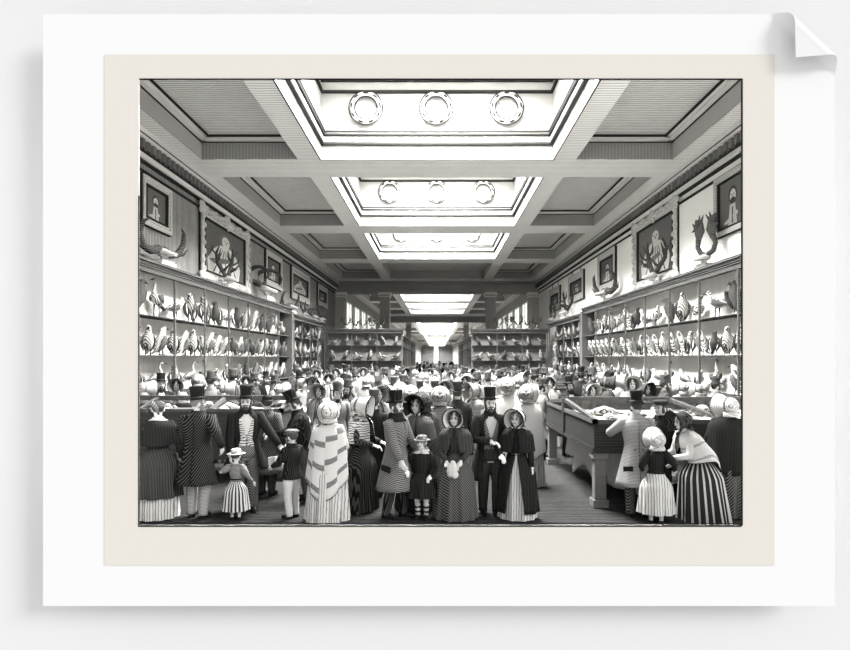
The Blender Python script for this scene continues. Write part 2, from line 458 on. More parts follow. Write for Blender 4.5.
# end screens: entablature and square piers with capitals
def screen(d, n0):
    y0, y1 = Y(d), Y(d + 1.6)
    ze = Z(293.5, 23.6 * A)
    mb = MB(); mb.box(-WX, WX, y0, y1, ze, SOF + 0.4); mb.box(-WX, WX, y0 - 0.15, y0, ze + 0.42, ze + 0.50); mb.box(-WX, WX, y0 - 0.25, y0, SOF - 0.16, SOF)
    struct(mb.build('trim_%d' % n0, COFFERSIDE))
    n = n0 + 1
    for xc in (-WX + 0.3, -3.65, 3.75, WX - 0.3):
        mb = MB(); w = 0.34
        mb.box(xc - w, xc + w, y0 + 0.2, y0 + 0.9, 0, ze); mb.box(xc - w - 0.1, xc + w + 0.1, y0 + 0.1, y0 + 1.0, ze - 0.18, ze, 1)
        mb.box(xc - w - 0.05, xc + w + 0.05, y0 + 0.15, y0 + 0.95, ze - 0.34, ze - 0.26, 1); mb.box(xc - w - 0.06, xc + w + 0.06, y0 + 0.14, y0 + 0.96, 0, 0.4)
        struct(mb.build('trim_%d' % n, [COFFERSIDE if abs(xc) < 5 else FARWALL, MOULD])); n += 1
screen(23.0 * A, 5)
screen(42.5 * A, 10)
#PART2
# ================================================================== WALL CASES
def build_case(name_label, loc, rz, bays, bw, top, shelves, wood, back, group, depth=0.48, endpost=True, near_post=False):
    """open-fronted display case: local x along the shelves, front at local y = 0, back at y = depth"""
    L = bays * bw
    r = empty('display_case', loc, rz); tag(r, name_label, 'display case', group)
    mb = MB(); mb.box(0, L, depth - 0.03, depth, 0.15, top); mb.build('back_panel', back, r)
    mb = MB(); mb.box(0, L, 0.03, depth - 0.03, 0, 0.5); mb.box(0, L, -0.02, 0.03, 0.42, 0.5); mb.build('base', wood, r)
    mb = MB(); mb.box(-0.05, L + 0.05, -0.06, depth, top, top + 0.10); mb.box(-0.05, L + 0.05, -0.14, depth, top + 0.10, top + 0.16)
    mb.box(-0.05, L + 0.05, -0.03, 0.05, top - 0.10, top); mb.box(-0.05, L + 0.05, -0.10, -0.06, top + 0.05, top + 0.10)
    o = mb.build('ledge', wood, r); o['label'] = 'projecting moulded ledge along the top'
    for z in shelves:
        mb = MB(); mb.box(0.02, L - 0.02, 0.0, depth - 0.03, z - 0.026, z); mb.build('shelf', wood, r)
    for k in range(bays + 1):
        w = 0.021
        mb = MB(); x = k * bw; mb.box(max(x - w, 0), min(x + w, L), -0.02, 0.03, 0.5, top - 0.1); mb.build('glazing_bar', wood, r)
    ends = ([L] if endpost else []) + ([0] if near_post else [])
    for x in ends:
        mb = MB(); mb.box(x - 0.02, x + 0.42, -0.10, depth, 0, top + 0.02) if x else mb.box(x - 0.42, x + 0.02, -0.10, depth, 0, top + 0.02)
        mb.build('end_post', wood, r)
    return r
TOP1 = EYE + 1.18 * A
S1, S2, S3 = EYE + 0.563 * A, EYE + 0.04 * A, EYE - 0.49 * A
BW = 1.9
D0, D1 = 10.8, 26.0
GC = 'display cases round the gallery'
CASES = []
def add_case(label, short, loc, rz, bays, bw, top, shelves, wood, back, flip, **kw):
    r = build_case(label, loc, rz, bays, bw, top, shelves, wood, back, GC, **kw)
    CASES.append(dict(short=short, loc=Vector(loc), rz=rz, bays=bays, bw=bw, top=top, shelves=shelves, flip=flip, L=bays * bw))
WOODL = mat('case_wood_light', 0.24, 0.09, 0.05, 'Z', 0.45, 1.0)
PALEBACK = mat('pale_back', 0.60, 0.35, 0.5, 'X', 0.3, 0.5)
add_case('long open bird case along the dark left wall, nearest part', 'near left wall case', (-CX, Y(D0), 0), PI / 2, 8, BW, TOP1, [S3, S2, S1], CASEWOOD, CASEBACK, False)
add_case('long open bird case along the white right wall, nearest part', 'near right wall case', (CX, Y(D1), 0), -PI / 2, 8, BW, TOP1, [S3, S2, S1], CASEWOOD, CASEBACK, True, endpost=False, near_post=True)
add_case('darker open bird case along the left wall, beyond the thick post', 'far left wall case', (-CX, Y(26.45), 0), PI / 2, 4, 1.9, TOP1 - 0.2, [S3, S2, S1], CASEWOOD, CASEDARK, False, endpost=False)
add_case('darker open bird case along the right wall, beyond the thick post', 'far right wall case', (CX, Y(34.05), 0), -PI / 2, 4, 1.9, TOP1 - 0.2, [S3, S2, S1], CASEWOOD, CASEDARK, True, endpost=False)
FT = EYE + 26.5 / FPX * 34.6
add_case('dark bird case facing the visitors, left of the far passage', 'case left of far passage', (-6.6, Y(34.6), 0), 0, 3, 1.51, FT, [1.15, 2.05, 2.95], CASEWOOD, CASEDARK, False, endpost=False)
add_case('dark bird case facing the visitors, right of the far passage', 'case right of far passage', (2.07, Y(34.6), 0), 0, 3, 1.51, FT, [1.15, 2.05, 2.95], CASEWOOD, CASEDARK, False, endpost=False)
build_case('pale distant case along the left side of the far passage', (-2.62, Y(45.5), 0), PI / 2, 5, 4.5, 3.75, [1.3, 2.2, 3.0], WOODL, PALEBACK, GC, endpost=True)
build_case('pale distant case along the right side of the far passage', (2.62, Y(68), 0), -PI / 2, 5, 4.5, 3.75, [1.3, 2.2, 3.0], WOODL, PALEBACK, GC, endpost=False, near_post=True)
# tall windows of the second room, seen above the far cases
for s in (-1, 1):
    for k in range(5):
        y0 = Y(45 + k * 4.6); q = sorted((s * WX, s * (WX - 0.04)))
        mb = MB(); mb.box(q[0], q[1], y0, y0 + 2.6, 4.1, 6.5); struct(mb.build('window_%d' % wn, SKYGLASS))
        f = MB(); q2 = sorted((s * (WX - 0.04), s * (WX - 0.12)))
        for (a_, b_, c_, d_) in ((-0.15, 0, 4.0, 6.6), (2.6, 2.75, 4.0, 6.6), (0, 2.6, 4.0, 4.1), (0, 2.6, 6.5, 6.6), (1.25, 1.35, 4.1, 6.5)):
            f.box(q2[0], q2[1], y0 + a_, y0 + b_, c_, d_)
        struct(f.build('window_frame', MOULD)); wn += 1

# ================================================================== STUFFED BIRDS
def bird_proto(kind):
    """a mounted bird about 0.7 m tall, facing -Y, standing on z = 0; returns (meshes) as list of (part name, mesh)"""
    out = []
    sp = {
        'gull':  ([(.32, .25, .012), (.18, .27, .06), (.02, .30, .105), (-.12, .36, .09), (-.18, .44, .055), (-.20, .51, .052), (-.25, .545, .055), (-.30, .54, .03), (-.32, .535, .01)], (-.31, .535), (-.42, .515), .022),
        'auk':   ([(.16, .05, .015), (.10, .14, .085), (.02, .28, .125), (-.02, .42, .11), (-.03, .53, .065), (-.06, .60, .062), (-.10, .62, .05), (-.13, .615, .012)], (-.12, .615), (-.22, .60), .024),
        'heron': ([(.30, .24, .01), (.16, .30, .065), (.0, .36, .10), (-.12, .42, .065), (-.13, .52, .034), (-.07, .62, .028), (-.08, .70, .032), (-.14, .745, .042), (-.18, .74, .012)], (-.17, .74), (-.36, .70), .018),
        'hawk':  ([(.07, .03, .02), (.05, .16, .07), (.02, .32, .115), (-.03, .45, .10), (-.04, .55, .07), (-.07, .61, .065), (-.12, .61, .04), (-.14, .60, .012)], (-.13, .60), (-.18, .56), .022),
        'parrot': ([(.20, .05, .012), (.14, .16, .035), (.07, .30, .08), (-.02, .44, .088), (-.06, .54, .066), (-.10, .60, .062), (-.15, .59, .03), (-.16, .58, .01)], (-.15, .59), (-.20, .53), .028),
        'duck':  ([(.30, .22, .015), (.20, .22, .08), (.03, .24, .125), (-.12, .28, .10), (-.18, .37, .05), (-.19, .46, .046), (-.24, .50, .058), (-.29, .49, .025), (-.30, .485, .01)], (-.29, .485), (-.40, .47), .026),
        'toucan': ([(.20, .04, .02), (.12, .16, .06), (.03, .30, .10), (-.04, .42, .09), (-.06, .52, .062), (-.10, .58, .062), (-.15, .57, .035), (-.16, .565, .01)], (-.14, .58), (-.36, .53), .045),
    }[kind]
    pts, b0, b1, br = sp
    dark = kind in ('hawk', 'toucan')
    mb = MB(); mb.tube([(0, y, z) for y, z, r in pts], [r for y, z, r in pts], 12, 0, 1.08, (1, 0, 0))
    out.append(('body', mb.mesh('bird_body', FEATHD if dark else FEATHW, True)))
    mb = MB(); mb.tube([(0, b0[0], b0[1]), (0, (b0[0] + b1[0]) / 2, (b0[1] + b1[1]) / 2 + 0.012), (0, b1[0], b1[1])], [br, br * 0.75, 0.004], 8)
    out.append(('beak', mb.mesh('bird_beak', BEAK, True)))
    iy, iz = pts[2][0], pts[2][1]
    up = kind in ('auk', 'hawk', 'parrot', 'toucan')
    for s in (-1, 1):
        mb = MB()
        if kind == 'hawk':
            mb.tube([(s * .06, -.02, .46), (s * .20, .02, .48), (s * .25, .06, .34), (s * .17, .10, .12)], [.04, .075, .07, .015], 8, 0, 0.3)
        elif up:
            mb.tube([(s * .085, -.03, .45), (s * .115, .01, .36), (s * .105, .07, .22), (s * .05, .14, .06)], [.03, .07, .06, .012], 8, 0, 0.35, (0, 1, 0))
        else:
            mb.tube([(s * .075, -.09, iz + .06), (s * .115, .0, iz + .03), (s * .09, .15, iz - .02), (s * .03, .34, iz - .05)], [.03, .075, .055, .01], 8, 0, 0.35, (0, 0, 1))
        if up: mb.v = [(x * 1.22, y, z) for x, y, z in mb.v]
        out.append(('wing', mb.mesh('bird_wing', FEATHD if kind in ('auk', 'hawk') else FEATHG, True)))
    t = pts[0]
    mb = MB()
    ln = {'parrot': .20, 'hawk': .16, 'toucan': .2}.get(kind, .14)
    if up: mb.tube([(0, t[0] - .05, max(t[1], 0.02) + .09), (0, t[0] + .02, max(t[1], 0) + .03), (0, t[0] + .02 + ln * .5, max(t[1] - .02, 0.012))], [.03, .045, .03], 8, 0, .22, (1, 0, 0))
    else: mb.tube([(0, t[0] - .1, t[1] + .02), (0, t[0], t[1] - .01), (0, t[0] + ln, t[1] - .07)], [.04, .055, .035], 8, 0, .22, (1, 0, 0))
    out.append(('tail', mb.mesh('bird_tail', FEATHG if not dark else FEATHD, True)))
    for s in (-1, 1):
        mb = MB()
        mb.tube([(s * .045, .02, iz - .02), (s * .05, .01, .10), (s * .05, .0, .012)], [.022, .011, .011], 6); mb.tube([(s * .05, .03, .01), (s * .05, -.08, .008)], [.012, .006], 6)
        out.append(('leg', mb.mesh('bird_leg', BEAK, True)))
    for s in (-1, 1):
        mb = MB(); mb.ell((s * (pts[-3][2] * .75), pts[-3][0] - .02, pts[-3][1] + .012), (.012, .014, .014), 8, 6)
        out.append(('eye', mb.mesh('bird_eye', INK, True)))
    return out
BIRDS = {}
def put_bird(kind, loc, rz, sc, label, group):
    b = empty('stuffed_bird', loc, rz); b.scale = (sc, sc, sc)
    if kind not in BIRDS: BIRDS[kind] = bird_proto(kind)
    for nm, me in BIRDS[kind]:
        o = bpy.data.objects.new(nm, me); COL.objects.link(o); o.parent = b
    tag(b, label, 'stuffed bird', group)
    return b
DESC = {'gull': 'white gull-like', 'auk': 'upright white-breasted', 'heron': 'long-necked pale', 'hawk': 'dark spread-winged', 'parrot': 'pale long-tailed', 'duck': 'plump pale duck-like', 'toucan': 'dark big-beaked'}
rnd = random.Random(11)
for ci, c in enumerate(CASES):
    near = c['short'].startswith('near')
    R = Matrix.Rotation(c['rz'], 3, 'Z')
    for k in range(c['bays']):
        if near and (c['bays'] - 1 - k if c['flip'] else k) == 0: continue      # the bay hidden behind the sheet
        pos = (c['bays'] - k if c['flip'] else k + 1) - (1 if near else 0)
        for si, z in enumerate(c['shelves']):
            nb = 2 if (si != 1 or not near) else 3
            hgt = (c['shelves'] + [c['top']])[si + 1] - z
            for q in range(nb):
                lx = (k + (q + 0.5) / nb) * c['bw'] + rnd.uniform(-.06, .06)
                if near and si == 2: pool = ['gull', 'auk', 'toucan', 'hawk', 'heron', 'duck', 'gull', 'parrot']
                else: pool = ['auk', 'gull', 'heron', 'parrot', 'duck', 'auk', 'heron', 'toucan']
                kind = rnd.choice(pool)
                sc = hgt / 0.92 * rnd.uniform(0.98, 1.08)
                if c['bw'] < 1.7: sc *= 0.92
                if kind in ('gull', 'duck') : sc *= 0.90
                if nb == 3 and kind in ('gull', 'duck', 'heron'): kind = rnd.choice(['auk', 'parrot', 'toucan', 'auk'])
                rz = c['rz'] + rnd.choice([-1, 1]) * (rnd.uniform(.05, .3) if kind == 'hawk' else rnd.uniform(1.25, 1.55) if kind in ('gull', 'duck', 'heron', 'parrot', 'toucan') else rnd.uniform(0.95, 1.4))
                # the flock inside the case: body over the shelf, beak or tail may reach past the bars
                p = c['loc'] + R @ Vector((lx, 0.21, z + 0.004))
                shelf = ('lowest', 'middle', 'top')[si]
                far = 'first bay from front' if pos == 1 else '%s bay from front' % ORD[pos - 1]
                if c['rz'] == 0: far = ('left', 'middle', 'right')[k] + ' bay'
                side = {2: ('left', 'right'), 3: ('left', 'middle', 'right')}[nb]
                lab = '%s bird, %s in %s, %s shelf, %s' % (DESC[kind], side[q], far, shelf, c['short'])
                put_bird(kind, p, rz, sc, lab, 'stuffed birds in the ' + c['short'])

# ================================================================== PAINTINGS
def painting(side, d0, d1, z0, z1, fw, ornate, label, wires=False, pose='half', dark=True, canvas=None):
    z0 = max(z0, TOP1 + (0.36 if ornate else 0.20)); fw *= 0.78
    w, h = d1 - d0, z1 - z0
    yc = (Y(d0) + Y(d1)) / 2
    r = empty('painting', (side * WX, yc, z0), -side * PI / 2)
    tag(r, label, 'painting', 'framed paintings on the %s wall' % ('left' if side < 0 else 'right'))
    mb = MB()
    def fr(g0, g1, y0, y1, mi=0):
        a = (-w / 2 + g0, w / 2 - g0, g0, h - g0); b = (-w / 2 + g1, w / 2 - g1, g1, h - g1)
        rect_frame(mb, a, b, y0, y1, mi)
    fr(0, fw * .45, -.12, 0); fr(fw * .45, fw * .8, -.085, 0); fr(fw * .8, fw, -.10, 0, 1); fr(-.02, .015, -.09, 0, 1)
    mb.build('frame', [GILT, LINE], r)
    iw, ih = w - 2 * fw, h - 2 * fw
    mb = MB(); mb.box(-iw / 2, iw / 2, -.03, 0, fw, h - fw)
    def poly(pts, dy, mi):
        mb.add([(x * iw, dy, fw + z * ih) for x, z in pts], [tuple(range(len(pts)))], mi)
    def disc(cx, cz, rx, rz, dy, mi, n=18):
        mb.add([(cx * iw + rx * ih * math.cos(2 * PI * i / n), dy, fw + cz * ih + rz * ih * math.sin(2 * PI * i / n)) for i in range(n)], [tuple(range(n))], mi)
    def disc(cx, cz, rx, rz, dy, mi, n=18):
        mb.add([((cx + rx * math.cos(2 * PI * i / n)) * iw, dy, fw + (cz + rz * math.sin(2 * PI * i / n)) * ih) for i in range(n)], [tuple(range(n))], mi)
    if pose == 'half':
        poly([(-.40, 0), (.40, 0), (.36, .28), (.24, .46), (-.24, .46), (-.36, .28)], -.033, 2)
        poly([(-.17, 0), (.17, 0), (.10, .46), (-.10, .46)], -.035, 1); poly([(-.03, .05), (.02, .05), (.02, .40), (-.02, .40)], -.037, 3)
        poly([(-.36, .10), (-.22, .06), (.16, .20), (.12, .27)], -.037, 1); disc(.15, .235, .06, .05, -.039, 1)
        disc(0, .66, .165, .185, -.034, 3); disc(0.01, .63, .115, .145, -.036, 1); disc(0.01, .53, .10, .07, -.038, 3)
        for q in (-1, 1): disc(.01 + q * .045, .66, .022, .014, -.038, 3)
        poly([(0, .65), (.02, .65), (.03, .58), (0, .58)], -.038, 2)
    else:
        poly([(-.40, .02), (.36, .02), (.40, .28), (.30, .50), (.14, .64), (-.14, .64), (-.28, .5), (-.42, .26)], -.033, 1)
        for k_ in range(5): poly([(-.30 + .14 * k_, .03), (-.27 + .14 * k_, .03), (-.06 + .04 * k_, .55), (-.075 + .04 * k_, .55)], -.035, 3)
        poly([(-.40, .26), (-.26, .20), (.20, .36), (.16, .43), (-.20, .34)], -.036, 2); disc(.20, .39, .06, .05, -.038, 1)
        disc(0, .76, .14, .16, -.034, 2); disc(0.01, .74, .095, .12, -.036, 1); disc(.01, .64, .08, .08, -.037, 1)
        for q in (-1, 1): disc(.01 + q * .04, .765, .02, .012, -.038, 3)
        poly([(.0, .75), (.018, .75), (.026, .70), (0, .70)], -.038, 3)
    o = mb.build('canvas', [canvas or (CANVASD if dark else CANVASM), WHITE, MGREY, HAIR], r)
    o['label'] = 'portrait of a robed figure painted on a dark ground'
    if ornate:
        mb = MB(); st = 0.24
        def rose(x, z, s):
            mb.ell((x, -.13, z), (s, .07, s), 10, 6)
            for q in range(5):
                a = 2 * PI * q / 5; mb.ell((x + s * math.cos(a), -.11, z + s * math.sin(a)), (s * .55, .05, s * .55), 8, 5)
        n = int(w / st)
        for i in range(n + 1):
            x = -w / 2 + w * i / n
            for z in (0.02, h - 0.02): mb.ell((x, -.13, z + .05 * math.sin(i * 2.1)), (.10, .08, .085), 8, 5)
        n = int(h / st)
        for i in range(n + 1):
            z = h * i / n
            for x in (-w / 2 + .02, w / 2 - .02): mb.ell((x + .05 * math.sin(i * 2.3), -.13, z), (.085, .08, .10), 8, 5)
        for x in (-w / 2, w / 2):
            for z in (0, h): rose(x, z, .17)
        rose(0, h + .0, .19); rose(0, -.0, .14)
        mb.tube([(-w / 2, -.10, 0), (-w / 2, -.10, h)], .05, 8); mb.tube([(w / 2, -.10, 0), (w / 2, -.10, h)], .05, 8); mb.tube([(-w / 2, -.10, 0), (w / 2, -.10, 0)], .05, 8); mb.tube([(-w / 2, -.10, h), (w / 2, -.10, h)], .05, 8)
        fuse(mb, 'carved_ornament', [GILT], r, .022)
    if wires:
        for x in (-w * .28, w * .28):
            mb = MB(); mb.tube([(x, -.03, h), (x, -.03, SOF - 0.82 - z0)], .018, 6); mb.build('hanging_wire', LINE, r)
    return r
def wd(px): return FPX * WX / abs(px - VX)
def zz(py, d): return Z(py, d)
painting(-1, wd(139) , wd(168), zz(236, wd(168)), zz(191, wd(168)), .28, False, 'framed half-length portrait on the dark left wall, cut by the picture edge', canvas=CANVASM)
painting(-1, wd(199), wd(245), zz(281, wd(199)), zz(207, wd(199)), .34, True, 'big ornate framed portrait of a bearded robed figure on left wall', pose='full')
painting(-1, wd(264), wd(280), zz(291, wd(280)), zz(259, wd(280)), .38, False, 'plain pale framed portrait on left wall, just beyond the big ornate one')
painting(-1, wd(290), wd(308), zz(305, wd(308)), zz(277, wd(308)), .50, False, 'pale framed dark portrait on left wall, second beyond the big ornate one', pose='full')
painting(-1, wd(316.5), wd(326), zz(309, wd(326)), zz(289, wd(326)), .5, False, 'small distant pale framed portrait on left wall beside the pier', dark=False)
painting(1, wd(752), wd(718), zz(239, wd(718)), zz(181, wd(718)), .22, False, 'portrait of a bearded man hung by wire, cut by right picture edge', wires=True, canvas=CANVASM)
painting(1, wd(679), wd(637), zz(283, wd(679)), zz(200, wd(679)), .36, True, 'big ornate framed full-length figure in white robe on right wall', pose='full', canvas=CANVASM)
painting(1, wd(617), wd(600), zz(286, wd(617)), zz(246, wd(617)), .42, False, 'framed portrait on two wires, right wall, just beyond the big ornate one', wires=True)
painting(1, wd(585), wd(570), zz(298, wd(585)), zz(269, wd(585)), .55, False, 'framed portrait on two wires, right wall, second beyond the ornate one', wires=True)
painting(1, wd(561), wd(551), zz(309, wd(561)), zz(285, wd(561)), .6, False, 'small distant framed picture on wires, right wall, farthest along', wires=True, dark=False)

# ================================================================== HORNS AND ANTLERS ON THE LEDGES
def antlers(kind, loc, rz, s, label, grp):
    r = empty('mounted_horns' if kind in ('ram', 'buffalo') else 'mounted_antlers', loc, rz); r.scale = (s, s, s)
    tag(r, label, 'horns' if kind in ('ram', 'buffalo') else 'antlers', grp)
    mb = MB(); mb.box(-.17, .17, -.10, .13, 0, .05); mb.box(-.13, .13, -.08, .10, .05, .09); mb.build('plinth', BONE if kind != 'moose' else MGREYH, r, bevel=.008)
    mb = MB(); mb.tube([(0, -.20, .16), (0, -.12, .17), (0, -.02, .20), (0, .07, .22), (0, .11, .20)], [.035, .05, .075, .085, .04], 12, 0, .8)
    mb.tube([(0, -.02, .09), (0, .0, .18)], [.05, .06], 8)
    mb.build('skull', BONE, r, True)
    for sd in (-1, 1):
        mb = MB()
        if kind == 'stag':
            mb.tube([(sd * .05, .04, .26), (sd * .14, .07, .38), (sd * .26, .10, .52), (sd * .30, .10, .70), (sd * .24, .06, .88)], [.046, .044, .040, .032, .010], 8)
            mb.tube([(sd * .12, .06, .36), (sd * .16, -.06, .42), (sd * .15, -.14, .52)], [.030, .024, .006], 8); mb.tube([(sd * .26, .10, .52), (sd * .34, -.0, .60), (sd * .36, -.04, .70)], [.022, .018, .006], 8)
            mb.tube([(sd * .28, .10, .60), (sd * .17, .12, .70), (sd * .13, .10, .84)], [.028, .022, .006], 8); mb.tube([(sd * .20, .08, .45), (sd * .32, .04, .46), (sd * .42, .0, .56)], [.028, .024, .006], 8)
            mb.tube([(sd * .30, .10, .68), (sd * .40, .12, .76), (sd * .44, .10, .86)], [.02, .016, .006], 8)
        elif kind == 'moose':
            mb.tube([(sd * .05, .04, .25), (sd * .18, .05, .30), (sd * .26, .04, .42), (sd * .20, .02, .56)], [.045, .042, .04, .05], 8)
            mb.tube([(sd * .20, .02, .52), (sd * .17, .02, .68), (sd * .20, .02, .82), (sd * .30, .02, .92)], [.06, .15, .13, .02], 10, 0, .25, (1, 0, 0))
            for q, (a, b) in enumerate(((.03, .96), (.14, .98), (.36, .88), (.38, .72))): mb.tube([(sd * (.2 if a < .3 else .26), .02, .76), (sd * a, .0, b)], [.045, .006], 8)
        elif kind == 'ram':
            pts = [];
            for i in range(15):
                a = i / 14 * 1.75 * PI; rr = .22 + .03 * i / 14
                pts.append((sd * (.07 + .018 * i + .0), .06 + rr * math.sin(a) * .9, .30 + rr * (1 - math.cos(a)) * .62 - .03 * i / 14))
            mb.tube(pts, [.055 * (1 - i / 15.5) + .006 for i in range(15)], 10)
        else:
            mb.tube([(sd * .05, .04, .25), (sd * .20, .06, .20), (sd * .38, .05, .24), (sd * .48, .02, .40), (sd * .44, -.02, .56), (sd * .34, -.05, .62)], [.06, .058, .05, .04, .026, .006], 10)
            mb.tube([(sd * .36, .05, .23), (sd * .52, .05, .26), (sd * .60, .02, .36)], [.03, .022, .005], 8)
        mb.build('horn' if kind in ('ram', 'buffalo') else 'antler', HORN, r, True)
    return r
LZ1, LZ2 = TOP1 + 0.16, TOP1 - 0.04
def ledge(px, s=None): return min(33.5, FPX * 6.75 / abs(px - VX))
GA = 'horns and antlers on the wall-case ledges'
for px, kind, s, lab in ((160, 'buffalo', 1.7, 'curving dark buffalo horns on the left ledge under the cut-off portrait'), (226, 'stag', 1.5, 'branched antlers on left ledge before the big ornate portrait'),
                         (264, 'ram', 2.2, 'large curled dark horns on left ledge beyond the ornate portrait'), (289, 'buffalo', 1.6, 'low spreading dark horns on left ledge, beyond the large curled horns'),
                         (303, 'stag', 1.0, 'small pale-skulled antlers at the start of the far left ledge'), (313, 'ram', 1.1, 'small curled horns on the far left ledge'), (324, 'stag', 1.2, 'farthest small antlers on left ledge near the pier')):
    d = ledge(px); antlers(kind, (-6.66, Y(d), LZ1 if d < 26.3 else LZ2), random.uniform(1.32, 1.5), s, lab, GA)
for px, kind, s, lab in ((708, 'moose', 1.4, 'palmate antlers on a plinth, right ledge, between ornate portrait and bearded man'), (655, 'stag', 1.6, 'dark branched antlers on right ledge before the big ornate portrait'),
                         (606, 'buffalo', 1.9, 'twisted spreading horns on right ledge under the first wired portrait'), (567, 'stag', 1.7, 'pale branched antlers on right ledge beyond the thick case post'),
                         (552, 'moose', 1.2, 'farthest antlers on the right ledge near the pier')):
    d = ledge(px); antlers(kind, (6.66, Y(d), LZ1 if d < 26.3 else LZ2), -random.uniform(1.32, 1.5), s, lab, GA)
for i, (px, kind, s) in enumerate(((346, 'stag', 1.15), (355, 'ram', 1.1), (363, 'stag', .95), (372, 'moose', 1.0), (381, 'stag', 1.1))):
    antlers(kind, (X(px, 34.8), Y(34.8), FT + .16), 0, s * .74, '%s from the left of the antlers on the case left of the passage' % ('first', 'second', 'third', 'fourth', 'fifth')[i], 'antlers on the far left case')
for i, (px, kind, s) in enumerate(((499, 'stag', 1.15), (509, 'moose', 1.1), (518, 'stag', 1.3), (528, 'ram', 1.1), (537, 'stag', 1.1))):
    antlers(kind, (X(px, 34.8), Y(34.8), FT + .16), 0, s * .74, '%s from the left of the antlers on the case right of the passage' % ('first', 'second', 'third', 'fourth', 'fifth')[i], 'antlers on the far right case')

# ================================================================== TABLE SHOWCASES
def showcase(x0, x1, dF, dR, dB, zF, zR, zP, label, bars, legs=True, endbar=True):
    """double-sloped glazed table case on legs: front edge at dF, ridge at dR, back edge at dB"""
    yF, yR, yB = Y(dF), Y(dR), Y(dB)
    r = empty('table_showcase', ((x0 + x1) / 2, yF, 0)); tag(r, label, 'table showcase', 'glazed table showcases')
    xc = (x0 + x1) / 2; W = (x1 - x0) / 2; D = yB - yF; Rr = yR - yF
    mb = MB()
    mb.box(-W, W, 0, .05, zP, zF - .02); mb.box(-W, W, D - .05, D, zP, zF - .02); mb.box(-W, -W + .05, .05, D - .05, zP, zF - .02); mb.box(W - .05, W, .05, D - .05, zP, zF - .02)
    mb.box(-W, W, 0, D, zP - .03, zP); mb.box(-W - .02, W + .02, -.02, .03, zP - .03, zP + .05); mb.box(-W - .02, -W + .03, 0, D, zP - .03, zP + .05)
    mb.build('body', TABLEWOOD, r)
    t = .05
    mb = MB(); mb.box(-W - .02, W + .02, -.03, t, zF - .04, zF + .02); mb.box(-W - .02, W + .02, D - t, D + .03, zF - .04, zF + .02)
    for s in (-1, 1): q = sorted((s * (W + .02), s * (W - t))); mb.box(q[0], q[1], -.03, D + .03, zF - .04, zF + .02)
    mb.build('edge_rail', TABLERAIL, r)
    mb = MB(); mb.box(-W - .02, W + .02, Rr - .05, Rr + .05, zR - .06, zR + .03); mb.build('ridge_rail', TABLERAIL, r)
    xs_ = [-W + .02] + [lerp(-W, W, k / bars) for k in range(1, bars)] + [W - .02]
    for x in xs_:
        mb = MB(); w = .035
        mb.hexa([(x - w, 0, zF - .02), (x + w, 0, zF - .02), (x + w, Rr, zR - .05), (x - w, Rr, zR - .05), (x - w, 0, zF + .03), (x + w, 0, zF + .03), (x + w, Rr, zR + .01), (x - w, Rr, zR + .01)])
        mb.hexa([(x - w, Rr, zR - .05), (x + w, Rr, zR - .05), (x + w, D, zF - .02), (x - w, D, zF - .02), (x - w, Rr, zR + .01), (x + w, Rr, zR + .01), (x + w, D, zF + .03), (x - w, D, zF + .03)])
        mb.build('glazing_bar', TABLERAIL, r)
    for s in (-1, 1):
        x = s * (W - .03); mb = MB(); mb.box(x - .06, x + .06, Rr - .07, Rr + .07, zP, zR); mb.build('ridge_post', TABLERAIL, r)
    for a, b, za, zb in ((0, Rr, zF, zR), (Rr, D, zR, zF)):
        mb = MB(); mb.hexa([(-W, a, za - .004), (W, a, za - .004), (W, b, zb - .004), (-W, b, zb - .004), (-W, a, za + .004), (W, a, za + .004), (W, b, zb + .004), (-W, b, zb + .004)])
        mb.build('glass_pane', GLASS, r)
    mb = MB(); h = .20
    mb.hexa([(-W + .05, .05, zF - h - .03), (W - .05, .05, zF - h - .03), (W - .05, Rr, zR - h - .03), (-W + .05, Rr, zR - h - .03), (-W + .05, .05, zF - h), (W - .05, .05, zF - h), (W - .05, Rr, zR - h), (-W + .05, Rr, zR - h)])
    mb.hexa([(-W + .05, Rr, zR - h - .03), (W - .05, Rr, zR - h - .03), (W - .05, D - .05, zF - h - .03), (-W + .05, D - .05, zF - h - .03), (-W + .05, Rr, zR - h), (W - .05, Rr, zR - h), (W - .05, D - .05, zF - h), (-W + .05, D - .05, zF - h)])
    o = mb.build('display_bed', LINEN, r); o['label'] = 'white cloth-lined sloping bed under the glass'
    for x in (-W + .10, W - .10):
        for y in (.10, D - .10):
            mb = MB(); mb.box(x - .085, x + .085, y - .085, y + .085, 0.12, zP - .03); mb.box(x - .115, x + .115, y - .115, y + .115, 0, .12); mb.box(x - .11, x + .11, y - .11, y + .11, zP - .12, zP - .03)
            mb.build('leg', TABLEWOOD if x > 0 or xc < 0 else MGREYH, r, bevel=.008)
    return dict(x0=x0, x1=x1, yF=yF, yR=yR, yB=yB, zF=zF, zR=zR, h=h)
